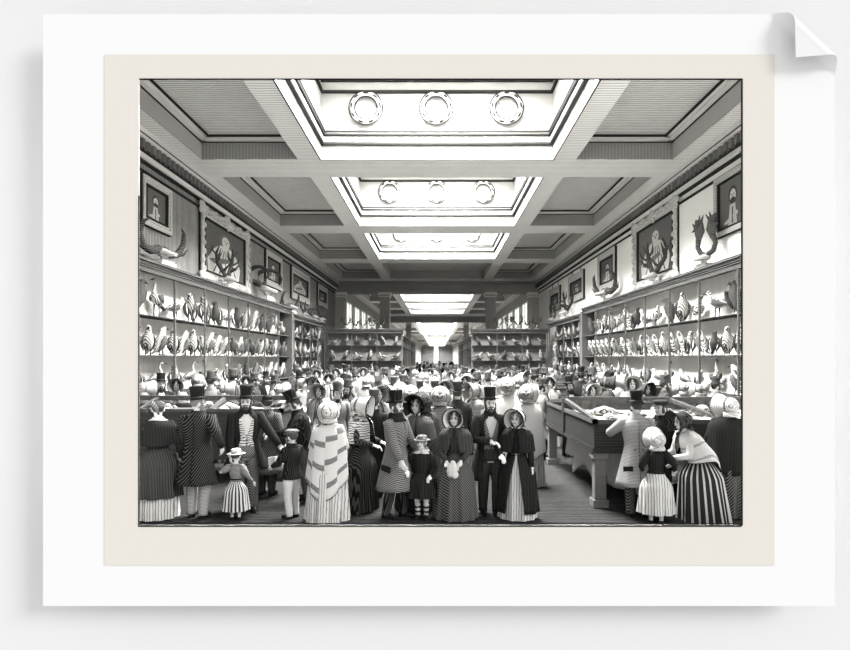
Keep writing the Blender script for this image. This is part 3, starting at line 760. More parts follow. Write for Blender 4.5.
def shell_proto(kind):
    mb = MB()
    if kind == 'conch':
        pts, rad = [], []
        for i in range(40):
            t = i / 39; a = t * 5.5 * PI; rr = .055 * (1 - t) + .004
            pts.append((-.14 + .30 * t, rr * math.cos(a) * .9, .075 + rr * math.sin(a) * .9)); rad.append(.062 * (1 - t) ** .9 + .008)
        mb.tube(pts, rad, 10); mb.tube([(-.14, .0, .075), (-.23, -.03, .045), (-.27, -.05, .03)], [.06, .04, .012], 10)
    elif kind == 'scallop':
        rs = []
        for i in range(8):
            t = i / 7; rs.append([( .17 * t * math.cos(a), .17 * t * math.sin(a), .055 * (1 - t * t) + .02 + .008 * math.cos(9 * a) * t) for a in [2 * PI * j / 36 for j in range(36)]])
        mb.rings(rs[1:], True, True, True); mb.box(-.05, .05, .13, .2, .006, .035)
    else:
        mb.tube([(-.22, 0, .03), (-.12, .0, .06), (0, 0, .085), (.12, .02, .06), (.20, .05, .03), (.27, .09, .03)], [.015, .06, .085, .06, .03, .01], 12)
        mb.tube([(0, 0, .1), (.0, -.09, .05)], [.03, .005], 8); mb.tube([(.22, .06, .03), (.30, .02, .03)], [.025, .005], 8)
    return mb.mesh('shell_' + kind, SHELLM, True)
SHELLS = {k: shell_proto(k) for k in ('conch', 'scallop', 'cowrie')}
def fill_shells(T, n, where, grp, rows=2, cx0=None):
    i = 0
    names = {'conch': 'spiral pointed shell', 'scallop': 'round ribbed shell', 'cowrie': 'long tapering shell'}
    for row in range(rows):
        for k in range(n):
            t = (.33, .72)[row] if rows == 2 else .5
            x = lerp(T['x0'] + .25, T['x1'] - .3, (k + .5) / n + random.uniform(-.15, .15) / n); y = lerp(T['yF'], T['yR'], t)
            z = lerp(T['zF'], T['zR'], (y - T['yF']) / (T['yR'] - T['yF'])) - T['h']
            kind = ('conch', 'scallop', 'cowrie', 'conch')[(k * 3 + row * 2) % 4]
            o = bpy.data.objects.new('sea_shell', SHELLS[kind]); COL.objects.link(o)
            o.location = (x, y, z + .004); o.rotation_euler = (math.atan2(T['zR'] - T['zF'], T['yR'] - T['yF']), 0, random.uniform(-.6, .6) + (PI if k % 2 else 0)); o.scale = (1.15, 1.15, 1.0)
            tag(o, 'pale %s, %s from the left in the %s row under %s' % (names[kind], ('first', 'second', 'third', 'fourth', 'fifth', 'sixth', 'seventh', 'eighth')[k], ('front', 'rear')[row], where), 'shell', grp)
TL = showcase(-6.55, -2.75, 10.3, 11.0, 11.7, Z(410, 10.3), Z(397, 11.0), .42, 'dark table showcase on the left, under glass with shells', 3)
TR = showcase(2.29, 6.1, 8.45, 10.45, 12.1, Z(421, 8.45), Z(398.5, 10.45), .83, 'big dark table showcase on the right with white drapery beneath', 2)
TL2 = showcase(-6.4, -3.1, 17.5, 18.3, 19.1, 1.30, 1.44, .55, 'pale-topped showcase in the crowd, farther down the left side', 3)
TR2 = showcase(2.9, 6.4, 17.5, 18.3, 19.1, 1.30, 1.44, .55, 'showcase in the crowd, farther down the right side', 3)
TC = showcase(-2.9, -1.35, 23.0, 23.8, 24.6, 1.30, 1.42, .55, 'narrow showcase deep in the crowd, left of the middle', 2)
fill_shells(TL, 6, 'the left showcase glass', 'shells in the left showcase')
fill_shells(TR, 6, 'the right showcase glass', 'shells in the right showcase')
# white drapery hanging below the right showcase
def drapery(xa, xb, ya, yb, zt, zb, label):
    mb = MB(); n = 60; path = []
    for i in range(n + 1):
        t = i / n
        if t < .45: p = (xa, lerp(yb, ya, t / .45))
        else: p = (lerp(xa, xb, (t - .45) / .55), ya)
        path.append(p)
    rs = []
    for r_ in range(9):
        q = r_ / 8; row = []
        for i, (x, y) in enumerate(path):
            a = .02 + .10 * q; w = a * math.sin(i * .9 + .6 * math.sin(i * .37)) * (0.6 + .4 * math.sin(i * .23))
            row.append((x - (w if i < n * .45 else 0), y - (0 if i < n * .45 else w), lerp(zt, zb + .10 * math.sin(i * .55) + .05 * math.sin(i * 1.3), q)))
        rs.append(row)
    mb.rings(rs, False)
    o = mb.build('hanging_drapery', LINEN, None, True, solid=.012); tag(o, label, 'drapery'); return o
drapery(2.62, 5.7, Y(8.85), Y(11.6), .79, .22, 'white cloth drapery hanging beneath the right showcase')
#PART3
# ================================================================== PEOPLE
def smooth(t): t = max(0.0, min(1.0, t)); return t * t * (3 - 2 * t)
class Fig:
    """a dressed figure facing -Y with its feet on z = 0; H is the height without the hat"""
    def __init__(s, name, H, sex='m', hs=1.0, bend=0.0, yaw=0.0, pitch=0.0, stance=.055, step=0.0, vox=.011):
        s.H, s.sex, s.hs, s.bend, s.yaw, s.pitch, s.vox = H, sex, hs, bend, yaw, pitch, vox
        s.name = name; s.stance, s.step = stance, step; s.parts = []; s.arms = {}
        s.R = Matrix.Rotation(yaw, 3, 'Z') @ Matrix.Rotation(pitch, 3, 'X')
    def B(s, p):
        """lean of the upper body from the hips"""
        p = Vector(p)
        if not s.bend: return p
        z0 = .50 * s.H; t = smooth((p.z - z0) / (.16 * s.H)); a = s.bend * t; h = p.z - z0
        return Vector((p.x, p.y * math.cos(a) - h * math.sin(a), z0 + h * math.cos(a) + p.y * math.sin(a)))
    def Hd(s, p):
        """head-local coordinates (head base at the origin, units of H) to figure space"""
        q = s.R @ (Vector(p) * s.H * s.hs)
        return s.B(Vector((0, -.004 * s.H, .868 * s.H)) + q)
    T_M = [(.44, .07, .06), (.50, .098, .072), (.55, .097, .072), (.62, .084, .062), (.70, .100, .074), (.77, .112, .070), (.81, .098, .056), (.832, .056, .044), (.85, .036, .038), (.885, .033, .036)]
    T_F = [(.44, .08, .07), (.50, .104, .078), (.55, .096, .074), (.61, .070, .056), (.69, .088, .076), (.76, .098, .068), (.80, .088, .052), (.828, .048, .040), (.85, .031, .033), (.885, .029, .032)]
    def tor(s, z):
        T = s.T_M if s.sex == 'm' else s.T_F
        if z <= T[0][0]: return T[0][1], T[0][2]
        for a, b in zip(T, T[1:]):
            if z <= b[0]:
                t = (z - a[0]) / (b[0] - a[0]); return lerp(a[1], b[1], t), lerp(a[2], b[2], t)
        return T[-1][1], T[-1][2]
    def arm(s, side, hand, pole=None, palm=None):
        """two-bone arm from the shoulder to the wrist target (figure metres / H)"""
        H = s.H; sh = (.104 if s.sex == 'm' else .088) * H
        S = s.B(Vector((side * sh, 0, .795 * H))); W = Vector(hand) * H
        a, b = .172 * H, .150 * H
        d = (W - S)
        if d.length > (a + b) * .995: W = S + d.normalized() * (a + b) * .995; d = W - S
        L = d.length; u = d.normalized(); pl = Vector(pole or (side * .5, .8, -.35)); pl = pl - u * pl.dot(u); pl.normalize()
        x = (a * a - b * b + L * L) / (2 * L); h = math.sqrt(max(0, a * a - x * x))
        E = S + u * x + pl * h
        f = (W - E).normalized()
        n = Vector(palm) if palm else (Vector((-side, 0, 0)) if abs(f.z) > .75 else Vector((0, 0, -1)))
        n = (n - f * n.dot(f)).normalized()
        s.arms[side] = (S, E, W, f, n)
    def body(s, vox=None):
        H = s.H; mb = MB()
        T = s.T_M if s.sex == 'm' else s.T_F
        mb.rings([[s.B((rx * H * math.cos(2 * PI * j / 20), ry * H * math.sin(2 * PI * j / 20), z * H)) for j in range(20)] for z, rx, ry in T])
        # head: skull, jaw, nose, ears
        def he(c, r, n=16, m=11):
            m2 = MB(); m2.ell(c, r, n, m); m2.v = [tuple(s.Hd(p)) for p in m2.v]; mb.add(m2.v, m2.f)
        he((0, .004, .072), (.046, .056, .060)); he((0, -.014, .040), (.037, .040, .046)); he((0, -.030, .016), (.022, .020, .018))
        he((0, -.055, .052), (.0085, .016, .011), 8, 6); he((0, -.050, .064), (.006, .010, .020), 8, 6); he((0, -.049, .028), (.014, .008, .006), 8, 6)
        for q in (-1, 1): he((q * .046, .004, .056), (.008, .014, .019), 8, 6); he((q * .024, -.040, .045), (.014, .012, .012), 8, 6)
        neck = [s.B((0, .004 * H, .83 * H)), s.Hd((0, .004, .02)), s.Hd((0, .0, .06))]
        mb.tube(neck, [.034 * H, .031 * H, .03 * H], 12)
        for side, (S, E, W, f, n) in s.arms.items():
            k = 1.0 if s.sex == 'm' else .86
            top = S + Vector((-side * .03 * H, 0, .01 * H))
            mb.tube([top, S, lerp(S, E, .5), E, lerp(E, W, .4), W, W + f * .012 * H], [.03 * H * k, .036 * H * k, .031 * H * k, .025 * H * k, .025 * H * k, .0165 * H * k, .015 * H * k], 12)
            q = f.cross(n) * (1 if side > 0 else -1)     # towards the thumb or the little finger
            mb.tube([W - f * .004 * H, W + f * .022 * H, W + f * .052 * H], [.018 * H, .024 * H, .025 * H], 12, 0, .45, q)
            for i, ln in enumerate((.040, .046, .043, .033)):
                off = q * (.0185 - .0123 * i) * H; b0 = W + f * .046 * H + off
                p1 = b0 + f * ln * .45 * H + n * .006 * H; p2 = p1 + f * ln * .35 * H + n * .016 * H; p3 = p2 + f * ln * .10 * H + n * .016 * H
                mb.tube([b0, p1, p2, p3], [.0063 * H, .0062 * H, .0056 * H, .004 * H], 8)
            t0 = W + f * .012 * H + q * .019 * H
            mb.tube([t0, t0 + (f * .018 + q * .016 + n * .004) * H, t0 + (f * .040 + q * .014 + n * .012) * H], [.0085 * H, .0075 * H, .005 * H], 8)
        for q in (-1, 1):
            st = s.step * q
            hip, kn, an = (q * .052 * H, 0, .49 * H), (q * .056 * H, (-.012 - st * .5) * H, .27 * H), (q * s.stance * H, (.012 - st) * H, .045 * H)
            mb.tube([hip, lerp(Vector(hip), Vector(kn), .4), kn, lerp(Vector(kn), Vector(an), .35), an, (an[0], an[1], .02 * H)], [.058 * H, .052 * H, .036 * H, .036 * H, .022 * H, .024 * H], 12)
            mb.tube([(an[0], an[1] + .02 * H, .018 * H), (an[0], an[1] - .03 * H, .02 * H), (an[0] + q * .006 * H, an[1] - .085 * H, .012 * H), (an[0] + q * .008 * H, an[1] - .105 * H, .010 * H)], [.016 * H, .02 * H, .018 * H, .008 * H], 10)
        s.root = fuse(mb, s.name, [SKIN], None, vox or s.vox, 2)
        s.legs = {q: (Vector((q * .052 * H, 0, .49 * H)), Vector((q * .056 * H, (-.012 - s.step * q * .5) * H, .27 * H)), Vector((q * s.stance * H, (.012 - s.step * q) * H, .045 * H))) for q in (-1, 1)}
        s.face()
        return s
    def put(s, mb, name, mats, smooth=True, solid=0.0, label=None, parent=None):
        o = mb.build(name, mats, parent or s.root, smooth, solid)
        if label: o['label'] = label
        return o
    def hl(s, mb): mb.v = [tuple(s.Hd(p)) for p in mb.v]; return mb
    def face(s):
        for q in (-1, 1):
            mb = MB(); mb.ell((q * .0185, -.0515, .066), (.0085, .006, .0050), 10, 6); s.put(s.hl(mb), 'eye', INK)
            mb = MB(); mb.tube([(q * .008, -.054, .0765), (q * .018, -.0535, .080), (q * .029, -.046, .077)], [.0022, .0030, .0018], 6); s.put(s.hl(mb), 'eyebrow', HAIR)
        mb = MB(); mb.tube([(-.013, -.0525, .029), (0, -.0575, .0275), (.013, -.0525, .029)], [.0015, .0036, .0015], 6); s.put(s.hl(mb), 'mouth', HAIR)
    # ---- garments
    def loft(s, prof, gaps=None, n=40, fold=0.0, nf=9, ph=0.0, drop=None, cyf=None):
        """prof: list of (z, rx, ry) in H; gaps: half-opening angle at the front per ring; folds grow downwards"""
        H = s.H; rs = []
        z_top, z_bot = prof[0][0], prof[-1][0]
        for i, (z, rx, ry) in enumerate(prof):
            g = gaps[i] if gaps else 0.0; row = []
            cnt = n + 1 if gaps else n
            for j in range(cnt):
                t = j / n
                a = -PI / 2 + g + (2 * PI - 2 * g) * t
                q = ((z_top - z) / max(1e-6, z_top - z_bot))
                w = 1 + fold * q * (math.sin(nf * a + ph) + .45 * math.sin((nf * 2 + 1) * a + 1.7 * ph))
                zz_ = z
                if drop: zz_ = z - drop * q * max(0.0, math.sin(a)) ** 2 + (drop * .25 * q * abs(math.cos(a)))
                cy = cyf(z) if cyf else 0.0
                row.append(s.B((rx * H * w * math.cos(a), (ry * w * math.sin(a) + cy) * H, zz_ * H)))
            rs.append(row)
        s.last = rs
        return rs
    def sleeves(s, mb, k=1.0, end=.97, puff=0.0, mi=0):
        H = s.H; f = 1.0 if s.sex == 'm' else .9
        for side, (S, E, W, fd, n) in s.arms.items():
            top = S + Vector((-side * .035 * H, 0, .012 * H)); e = E + (W - E) * end
            mb.tube([top, S + Vector((side * .004 * H, 0, .004 * H)), lerp(S, E, .3), lerp(S, E, .7), E, lerp(E, e, .5), e], [.034 * H * f * k, .049 * H * f * k, (.045 + puff) * H * f * k, (.039 + puff) * H * f * k, .036 * H * f * k, .031 * H * f * k, .025 * H * f * k], 14, mi)
    def garment(s, z0, z1, off, extra=None, step=.03):
        out = []; z = z1
        while z > z0 + 1e-6:
            rx, ry = s.tor(z); out.append((z, rx + off, ry + off)); z -= step
        rx, ry = s.tor(z0); out.append((z0, rx + off, ry + off))
        return out
    def trousers(s, m):
        H = s.H; mb = MB()
        mb.rings(s.loft([(.60, .088, .07), (.55, .106, .082), (.50, .112, .088), (.455, .108, .084)], n=24))
        for q, (h, k, a) in s.legs.items():
            mb.tube([h + Vector((0, 0, .02 * H)), lerp(h, k, .5), k, lerp(k, a, .5), a, a - Vector((0, -.004 * H, .022 * H))], [.066 * H, .058 * H, .047 * H, .044 * H, .037 * H, .04 * H], 14)
        return s.put(mb, 'trousers', m)
    def shoes(s, m=None):
        H = s.H
        for q, (h, k, a) in s.legs.items():
            mb = MB(); x, y = a.x, a.y
            mb.tube([(x, y + .034 * H, .020 * H), (x, y + .015 * H, .024 * H), (x, y - .03 * H, .024 * H), (x + q * .006 * H, y - .085 * H, .017 * H), (x + q * .009 * H, y - .118 * H, .012 * H)], [.012 * H, .025 * H, .025 * H, .024 * H, .010 * H], 12, 0, .85, (1, 0, 0))
            mb.box(x - .018 * H, x + .018 * H, y - .0 * H, y + .034 * H, 0, .014 * H)
            s.put(mb, 'shoe', m or LEATHER)
    def coat(s, m, hem=.27, flare=.05, style='closed', name='coat', lapel=None, cuffs=None, folds=.03):
        gp = {'closed': lambda z: .05 if z > .72 else .02, 'open': lambda z: .30 if z > .80 else (.52 if z > .58 else .62), 'front': lambda z: .38 * max(0, (z - .64)) / .2 + (.02 if z > .55 else .02 + .35 * (.55 - z)), 'tail': lambda z: .40 * max(0, (z - .60)) / .2 + .06 if z > .56 else .25 + 1.5 * smooth((.56 - z) / .09)}[style]
        prof = [(.850, .044, .046), (.835, .068, .056), (.815, .106, .068)] + [(z, rx + .001, ry) for z, rx, ry in s.garment(.56, .79, .014)]
        n0 = len(prof)
        for i in range(1, 9):
            t = i / 8; z = lerp(.56, hem, t); prof.append((z, lerp(.108, .126 + flare, t), lerp(.086, .108 + flare, t)))
        gaps = [gp(z) for z, _, _ in prof]
        mb = MB(); mb.rings(s.loft(prof, gaps, 44, folds, 7, .6), False)
        s.sleeves(mb)
        o = s.put(mb, name, m, True, solid=.010 * s.H / 1.6)
        # collar
        mb = MB(); mb.rings(s.loft([(.815, .098, .064), (.835, .070, .060), (.858, .050, .052), (.872, .050, .054)], [.5, .45, .38, .42], 30), False)
        s.put(mb, 'collar', lapel or m, True, solid=.012)
        if cuffs:
            for side, (S, E, W, f, n) in s.arms.items():
                mb = MB(); mb.tube([W - f * .012 * s.H, W + f * .012 * s.H], [.022 * s.H, .021 * s.H], 12); s.put(mb, 'cuff', cuffs)
        return o
    def tails_seam(s, m=None):
        H = s.H; mb = MB()
        mb.tube([s.B((0, .088 * H, .80 * H)), s.B((0, .098 * H, .70 * H)), s.B((0, .093 * H, .58 * H)), (0, .135 * H, .42 * H), (0, .160 * H, .30 * H)], [.004 * H] * 5, 6)
        s.put(mb, 'back_seam', m or INK)
        for q in (-1, 1):
            mb = MB(); mb.ell(s.B((q * .035 * H, .094 * H, .575 * H)), (.008 * H, .006 * H, .008 * H), 8, 6); s.put(mb, 'button', m or INK)
    def shirt(s, m=None, vest=None, cravat=None):
        H = s.H
        mb = MB(); mb.rings(s.loft([(.858, .040, .043)] + s.garment(.56, .82, .004), n=28)); s.put(mb, 'shirt', m or WHITE)
        if vest:
            prof = s.garment(.52, .80, .008); gaps = [.42 * max(0, (z - .62)) / .18 + .015 for z, _, _ in prof]
            mb = MB(); mb.rings(s.loft(prof, gaps, 36), False); s.put(mb, 'waistcoat', vest, True, solid=.004)
            for i in range(3):
                z = .65 - .035 * i; rx, ry = s.tor(z)
                mb = MB(); mb.ell(s.B((0, -(ry + .014) * H, z * H)), (.006 * H, .004 * H, .006 * H), 8, 5); s.put(mb, 'button', INK)
        mb = MB(); mb.rings(s.loft([(.832, .047, .050), (.850, .045, .047), (.874, .043, .045)], n=24)); mb.ell(s.B((0, -.050 * H, .838 * H)), (.024 * H, .013 * H, .013 * H), 10, 6)
        s.put(mb, 'cravat', cravat or BLACK)
    def hair(s, m=None, female=False):
        mb = MB(); mb.ell((0, .012, .080), (.0505, .056, .0555), 18, 12)
        if female:
            for q in (-1, 1): mb.ell((q * .040, -.022, .052), (.014, .022, .032), 10, 8); mb.ell((q * .03, -.025, .10), (.026, .028, .02), 10, 8)
            mb.ell((0, .064, .085), (.026, .022, .026), 12, 8)
        else:
            for q in (-1, 1): mb.ell((q * .043, -.010, .050), (.009, .020, .032), 10, 8)
        s.put(s.hl(mb), 'hair', m or HAIR)
    def beard(s, m=None, full=True):
        mb = MB(); mb.ell((0, -.036, .012), (.026, .024, .024), 12, 8)
        for q in (-1, 1): mb.ell((q * .036, -.022, .026), (.012, .022, .028), 10, 8)
        if full: mb.tube([(-.022, -.050, .036), (0, -.059, .041), (.022, -.050, .036)], [.004, .006, .004], 8)
        s.put(s.hl(mb), 'beard', m or HAIR)
    def top_hat(s, m=None, h=.105, tilt=-.06, k=1.0):
        mt = m or HATM
        R = Matrix.Rotation(tilt, 3, 'X')
        def T(p): return R @ Vector(p) + Vector((0, .004, .098))
        n = 28; rs = []
        for z, rx, ry in ((.0, .049, .058), (h * .3, .0465, .0555), (h * .7, .049, .0585), (h, .054, .064), (h + .004, .050, .060)):
            rs.append([T((rx * k * math.cos(2 * PI * j / n), ry * k * math.sin(2 * PI * j / n), z)) for j in range(n)])
        mb = MB(); mb.rings(rs)
        rs = []
        for f, zc in ((.0, .0), (.55, .001), (1.0, .010), (1.04, .016), (1.0, .014), (.5, .007), (0, .008)):
            rs.append([T(((.047 + .030 * f) * k * math.cos(2 * PI * j / n), (.056 + .034 * f) * k * math.sin(2 * PI * j / n), zc * (abs(math.cos(2 * PI * j / n)) ** 2) - .004 * f * abs(math.sin(2 * PI * j / n)) + .003 * (zc > .012))) for j in range(n)])
        mb.rings(rs, True, False, False)
        hat = s.put(s.hl(mb), 'top_hat', mt)
        mb = MB(); rs = [[T((r * .049 * k * math.cos(2 * PI * j / n), r * .058 * k * math.sin(2 * PI * j / n), z)) for j in range(n)] for z, r in ((.006, 1.03), (.006, 1.05), (.024, 1.01), (.024, .99))]
        mb.rings(rs, True, False, False); s.put(s.hl(mb), 'hat_band', DGREY, parent=hat)
    def round_hat(s, m=None, brim=.032, crown=.05, flat=False, name='round_hat'):
        mb = MB(); n = 28; rs = []
        prof = ((.047 + brim, .088), (.047 + brim * .5, .094), (.050, .096), (.052, .112), (.050, .096 + crown * .75), (.036, .096 + crown), (.012, .098 + crown))
        for r, z in prof: rs.append([(r * math.cos(2 * PI * j / n), r * 1.13 * math.sin(2 * PI * j / n) + .004, z) for j in range(n)])
        mb.rings(rs); s.put(s.hl(mb), name, m or HATM)
    def cap(s, m=None):
        mb = MB(); n = 28; rs = []
        for r, z in ((.049, .094), (.052, .108), (.066, .122), (.066, .130), (.045, .140), (.012, .143)): rs.append([(r * math.cos(2 * PI * j / n), r * 1.12 * math.sin(2 * PI * j / n) + .004, z) for j in range(n)])
        mb.rings(rs); mb.tube([(0, -.045, .096), (0, -.075, .092), (0, -.098, .084)], [.042, .036, .018], 12, 0, .12, (1, 0, 0))
        s.put(s.hl(mb), 'cap', m or DGREY)
    def bonnet(s, m=None, lining=None, brim=1.0, ribbon=None, closed=False):
        """straw bonnet: a crown at the back of the head and a brim that frames the face"""
        st = [(.101, .0005, .082), (.1005, .014, .082), (.096, .036, .082), (.080, .056, .080), (.045, .066, .075), (.005, .068, .070), (-.025, .075, .066), (-.055, .088 * brim, .062), (-.082, .102 * brim, .060)]
        gp = [0, 0, 0, .0, .35, .55, .62, .66, .70]
        rs = []; n = 36
        for (y, r, zc), g in zip(st, gp):
            rs.append([(r * math.cos(a), y - .016 * max(0, math.sin(a)), zc + r * 1.06 * math.sin(a)) for a in [-PI / 2 + g + (2 * PI - 2 * g) * j / n for j in range(n + 1)]])
        mb = MB(); mb.rings(rs, False)
        b = s.put(s.hl(mb), 'bonnet', m or BONNETW, True, solid=.007)
        mb = MB(); mb.tube([(p[0] * 1.01, p[1] - .001, p[2]) for p in rs[-1]], .0055, 8); s.put(s.hl(mb), 'bonnet_edge', lining or DGREY, parent=b)
        mb = MB()
        mb.tube([(p[0] * 1.04, p[1], (p[2] - .07) * 1.04 + .07) for p in rs[4]], [.010] * len(rs[4]), 8, 0, .5); s.put(s.hl(mb), 'bonnet_ribbon', ribbon or MGREY, parent=b)
        # frill over the neck, and strings tied under the chin
        mb = MB(); mb.rings([[(.060 * math.cos(a), .035 + .045 * math.sin(a), .020) for a in [PI * j / 16 for j in range(17)]], [(.074 * math.cos(a), .038 + .066 * math.sin(a) * (1 + .06 * math.sin(9 * a)), -.018) for a in [PI * j / 16 for j in range(17)]]], False)
        s.put(s.hl(mb), 'bonnet_frill', m or BONNETW, True, solid=.005, parent=b)
        for q in (-1, 1):
            mb = MB(); mb.tube([(q * .050, -.024, .030), (q * .034, -.034, .004), (q * .010, -.042, -.012), (q * .016, -.052, -.050)], [.008, .007, .007, .009], 8, 0, .35); s.put(s.hl(mb), 'bonnet_string', ribbon or MGREY, parent=b)
    def skirt(s, m, r=.27, ry=None, hem=.008, fold=.055, nf=11, ph=.3, waist=.615, stripes=None, back=0.0, name='skirt', top=None):
        ry = ry or r * .92; prof = []
        for i in range(15):
            t = i / 14; e = .62 * smooth(t / .38) + .38 * t
            prof.append((lerp(waist, hem, t), lerp(.078, r, e), lerp(.066, ry, e)))
        n = 132; rs = s.loft(prof, None, n, fold, nf, ph, cyf=lambda z: back * (waist - z) / waist)
        mats = [m]; fmi = None
        if stripes:
            mats = [m, stripes[0]]; per = stripes[1]
            fmi = lambda i, j: 1 if (j % per) < per * stripes[2] else 0
        mb = MB(); mb.rings(rs, True, True, False, 0, fmi)
        return s.put(mb, name, mats, True)
    def bodice(s, m, z0=.595, puff=.0, low=.84, sleeve=True, end=.95, cuffs=None, name='bodice'):
        mb = MB(); prof = [(low, .050, .046)] if low > .835 else []
        prof += [(z, rx, ry) for z, rx, ry in s.garment(z0, min(low, .82), .010)]
        mb.rings(s.loft(prof, n=32))
        if sleeve: s.sleeves(mb, 1.0, end, puff)
        o = s.put(mb, name, m)
        if cuffs:
            for side, (S, E, W, f, n) in s.arms.items():
                mb = MB(); mb.tube([W - f * .02 * s.H, W + f * .008 * s.H], [.022 * s.H, .021 * s.H], 12); s.put(mb, 'cuff', cuffs)
        return o
    def shawl(s, m, z1=.60, w=.19, d=.15, drop=.0, open_=.35, fold=.03, name='shawl', stripes=None, nf=7, top=.845, cy=0.0):
        prof = [(top, .048, .046), (.832, .078, .058), (.812, .122, .074)]
        for i in range(1, 13):
            t = i / 12; prof.append((lerp(.80, z1, t), lerp(.142, w, t ** .8), lerp(.088, d, t ** .8)))
        gaps = [open_ * (.35 + .65 * i / (len(prof) - 1)) for i in range(len(prof))]
        mats = [m]; fmi = None
        if stripes:
            mats = [m, stripes[0]]; fmi = lambda i, j: 1 if (i + (j // 6 if stripes[2] else 0)) % stripes[1] == stripes[1] - 1 else 0
        mb = MB(); mb.rings(s.loft(prof, gaps, 48, fold, nf, .4, drop=drop, cyf=lambda z: cy * max(0, .8 - z)), False, False, False, 0, fmi)
        o = s.put(mb, name, mats, True, solid=.012)
        rs = s.last; edge = [r[0] for r in rs] + list(rs[-1]) + [r[-1] for r in reversed(rs)]
        mb = MB(); mb.tube(edge, .0075, 6); b = s.put(mb, 'binding', INK if m in (WHITE, WHITEF, LGREY, PALE, PALEG) else m, parent=o)
        return o
    def collar(s, m=None, w=.085):
        mb = MB(); mb.rings(s.loft([(.862, .040, .040), (.846, .050, .048), (.826, w * .9, .064), (.812, w * 1.15, .076)], [.12, .12, .16, .26], 32), False); s.put(mb, 'lace_collar', m or WHITE, True, solid=.005)
    def place(s, px, d, rz, label, group=None, x=None):
        s.root.location = (X(px, d) if x is None else x, Y(d), 0); s.root.rotation_euler = (0, 0, math.radians(rz))
        tag(s.root, label, 'person', group); return s
HANG = {-1: (-.155, -.02, .475), 1: (.155, -.02, .475)}
def both(f, lh, rh, **k):
    f.arm(-1, lh, **k); f.arm(1, rh, **k)

FRONT = 'visitors along the front of the gallery'
def man(H, lh, rh, coat, trousers, style='front', vest=None, hem=.27, flare=.05, hat='top', hatm=None, beard=True, seam=False, lapel=None, hairm=None, cuffs=WHITE, poles=(None, None), vox=.0085, **k):
    f = Fig('person', H, 'm', vox=vox, **k)
    f.arm(-1, lh, poles[0]); f.arm(1, rh, poles[1]); f.body()
    f.trousers(trousers); f.shoes(); f.shirt(None, vest); f.coat(coat, hem, flare, style, lapel=lapel, cuffs=cuffs)
    f.hair(hairm)
    if beard: f.beard(hairm)
    if hat == 'top': f.top_hat(hatm)
    elif hat == 'round': f.round_hat(hatm)
    elif hat == 'cap': f.cap(hatm)
    if seam: f.tails_seam()
    return f

# --- left group
f = Fig('person', 1.60, 'f', vox=.0085, yaw=.25); both(f, (-.16, -.06, .55), (.19, -.03, .56)); f.body()
f.bodice(BLACK, .60, .006, low=.80); f.skirt(WHITEH, .175, fold=.05, hem=.01); f.skirt(DGREY, .20, hem=.19, fold=.07, nf=9, name='overskirt'); f.shawl(BLACK, .64, .165, .12, .02, .4, name='cape', top=.80)
f.collar(WHITE, .10); f.hair(HAIR, True)
mb = MB(); mb.tube([f.Hd((.0, .075, .02)), f.Hd((.02, .085, .08)), f.Hd((.055, .06, .12)), f.Hd((.075, .0, .10)), f.Hd((.085, -.01, .03))], [.012, .03, .035, .034, .012], 10, 0, .5); f.put(mb, 'veil', MGREY)
f.place(158, 7.97, 195, 'woman seen from behind in short black cape and dark overskirt over white skirt, far left', FRONT)
f = man(1.68, (-.20, .02, .58), (.155, -.05, .47), BLACKD, LGREY, 'tail', hem=.28, seam=True, beard=True, yaw=-.9, hairm=HAIRL, step=.02)
f.place(198, 8.0, 180, 'man in black hatched tailcoat, top hat and pale trousers, seen from behind at left showcase', FRONT)
f = man(1.68, (-.13, -.10, .48), (.30, -.16, .50), BLACK, MGREY, 'open', vest=WHITEF, hem=.36, flare=.06, beard=True, yaw=-.15, pitch=.12, poles=((-.8, .5, 0), (.5, .6, -.5)), step=.03)
f.place(246, 8.35, 22, 'man in open black coat and white waistcoat, arm outstretched, holding small girl by hand', FRONT)
f = Fig('person', .90, 'f', hs=1.42, vox=.007); f.arm(1, (.20, -.02, .74)); f.arm(-1, (-.22, -.10, .55)); f.body()
f.skirt(WHITE, .205, hem=.15, fold=.06, nf=8, stripes=(DGREY, 6, .5), waist=.60); f.bodice(MGREYH, .58, .018); f.shoes(LEATHER); f.hair(HAIR, True); f.round_hat(BONNETW, .052, .045, name='straw_hat')
mb = MB(); mb.rings(f.loft([(.625, .085, .072), (.60, .086, .074)], n=28)); f.put(mb, 'sash', INK)
f.place(236, 7.88, 175, 'small girl in striped frock and pale straw hat, seen from behind', FRONT)
f = man(1.57, (-.16, -.05, .52), (.17, -.06, .55), DGREYD, DGREY, 'closed', hem=.24, flare=.09, hat='round', beard=False, yaw=.5, seam=True, cuffs=None)
f.place(267, 9.3, 170, 'person in round dark hat and grey belted coat with full skirts, seen from behind', FRONT)
f = man(1.62, (-.10, -.30, .62), (.10, -.31, .66), BLACK, DGREYD, 'tail', hem=.27, bend=.22, pitch=.25, beard=False, poles=((-.4, .3, -.9), (.5, .3, -.9)))
f.place(306, 8.98, -72, 'man in black coat and top hat leaning left over the showcase', FRONT)
f = Fig('person', 1.17, 'm', hs=1.18, vox=.007); f.arm(-1, (-.12, -.20, .60), (-.6, .3, -.8)); f.arm(1, (.10, -.21, .60), (.6, .3, -.8)); f.body()
f.trousers(WHITE); f.shoes(); f.shirt(WHITE); f.coat(BLACK, .46, .0, 'closed', name='jacket'); f.hair(); f.cap(MGREY)
f.place(292, 7.98, -120, 'boy in black jacket, white trousers and cap, holding up a small book', FRONT)
bk = empty('open_book', f.root.matrix_basis @ Vector((0, -.335, .745)), math.radians(-120)); tag(bk, 'small open book held by the boy in white trousers', 'book')
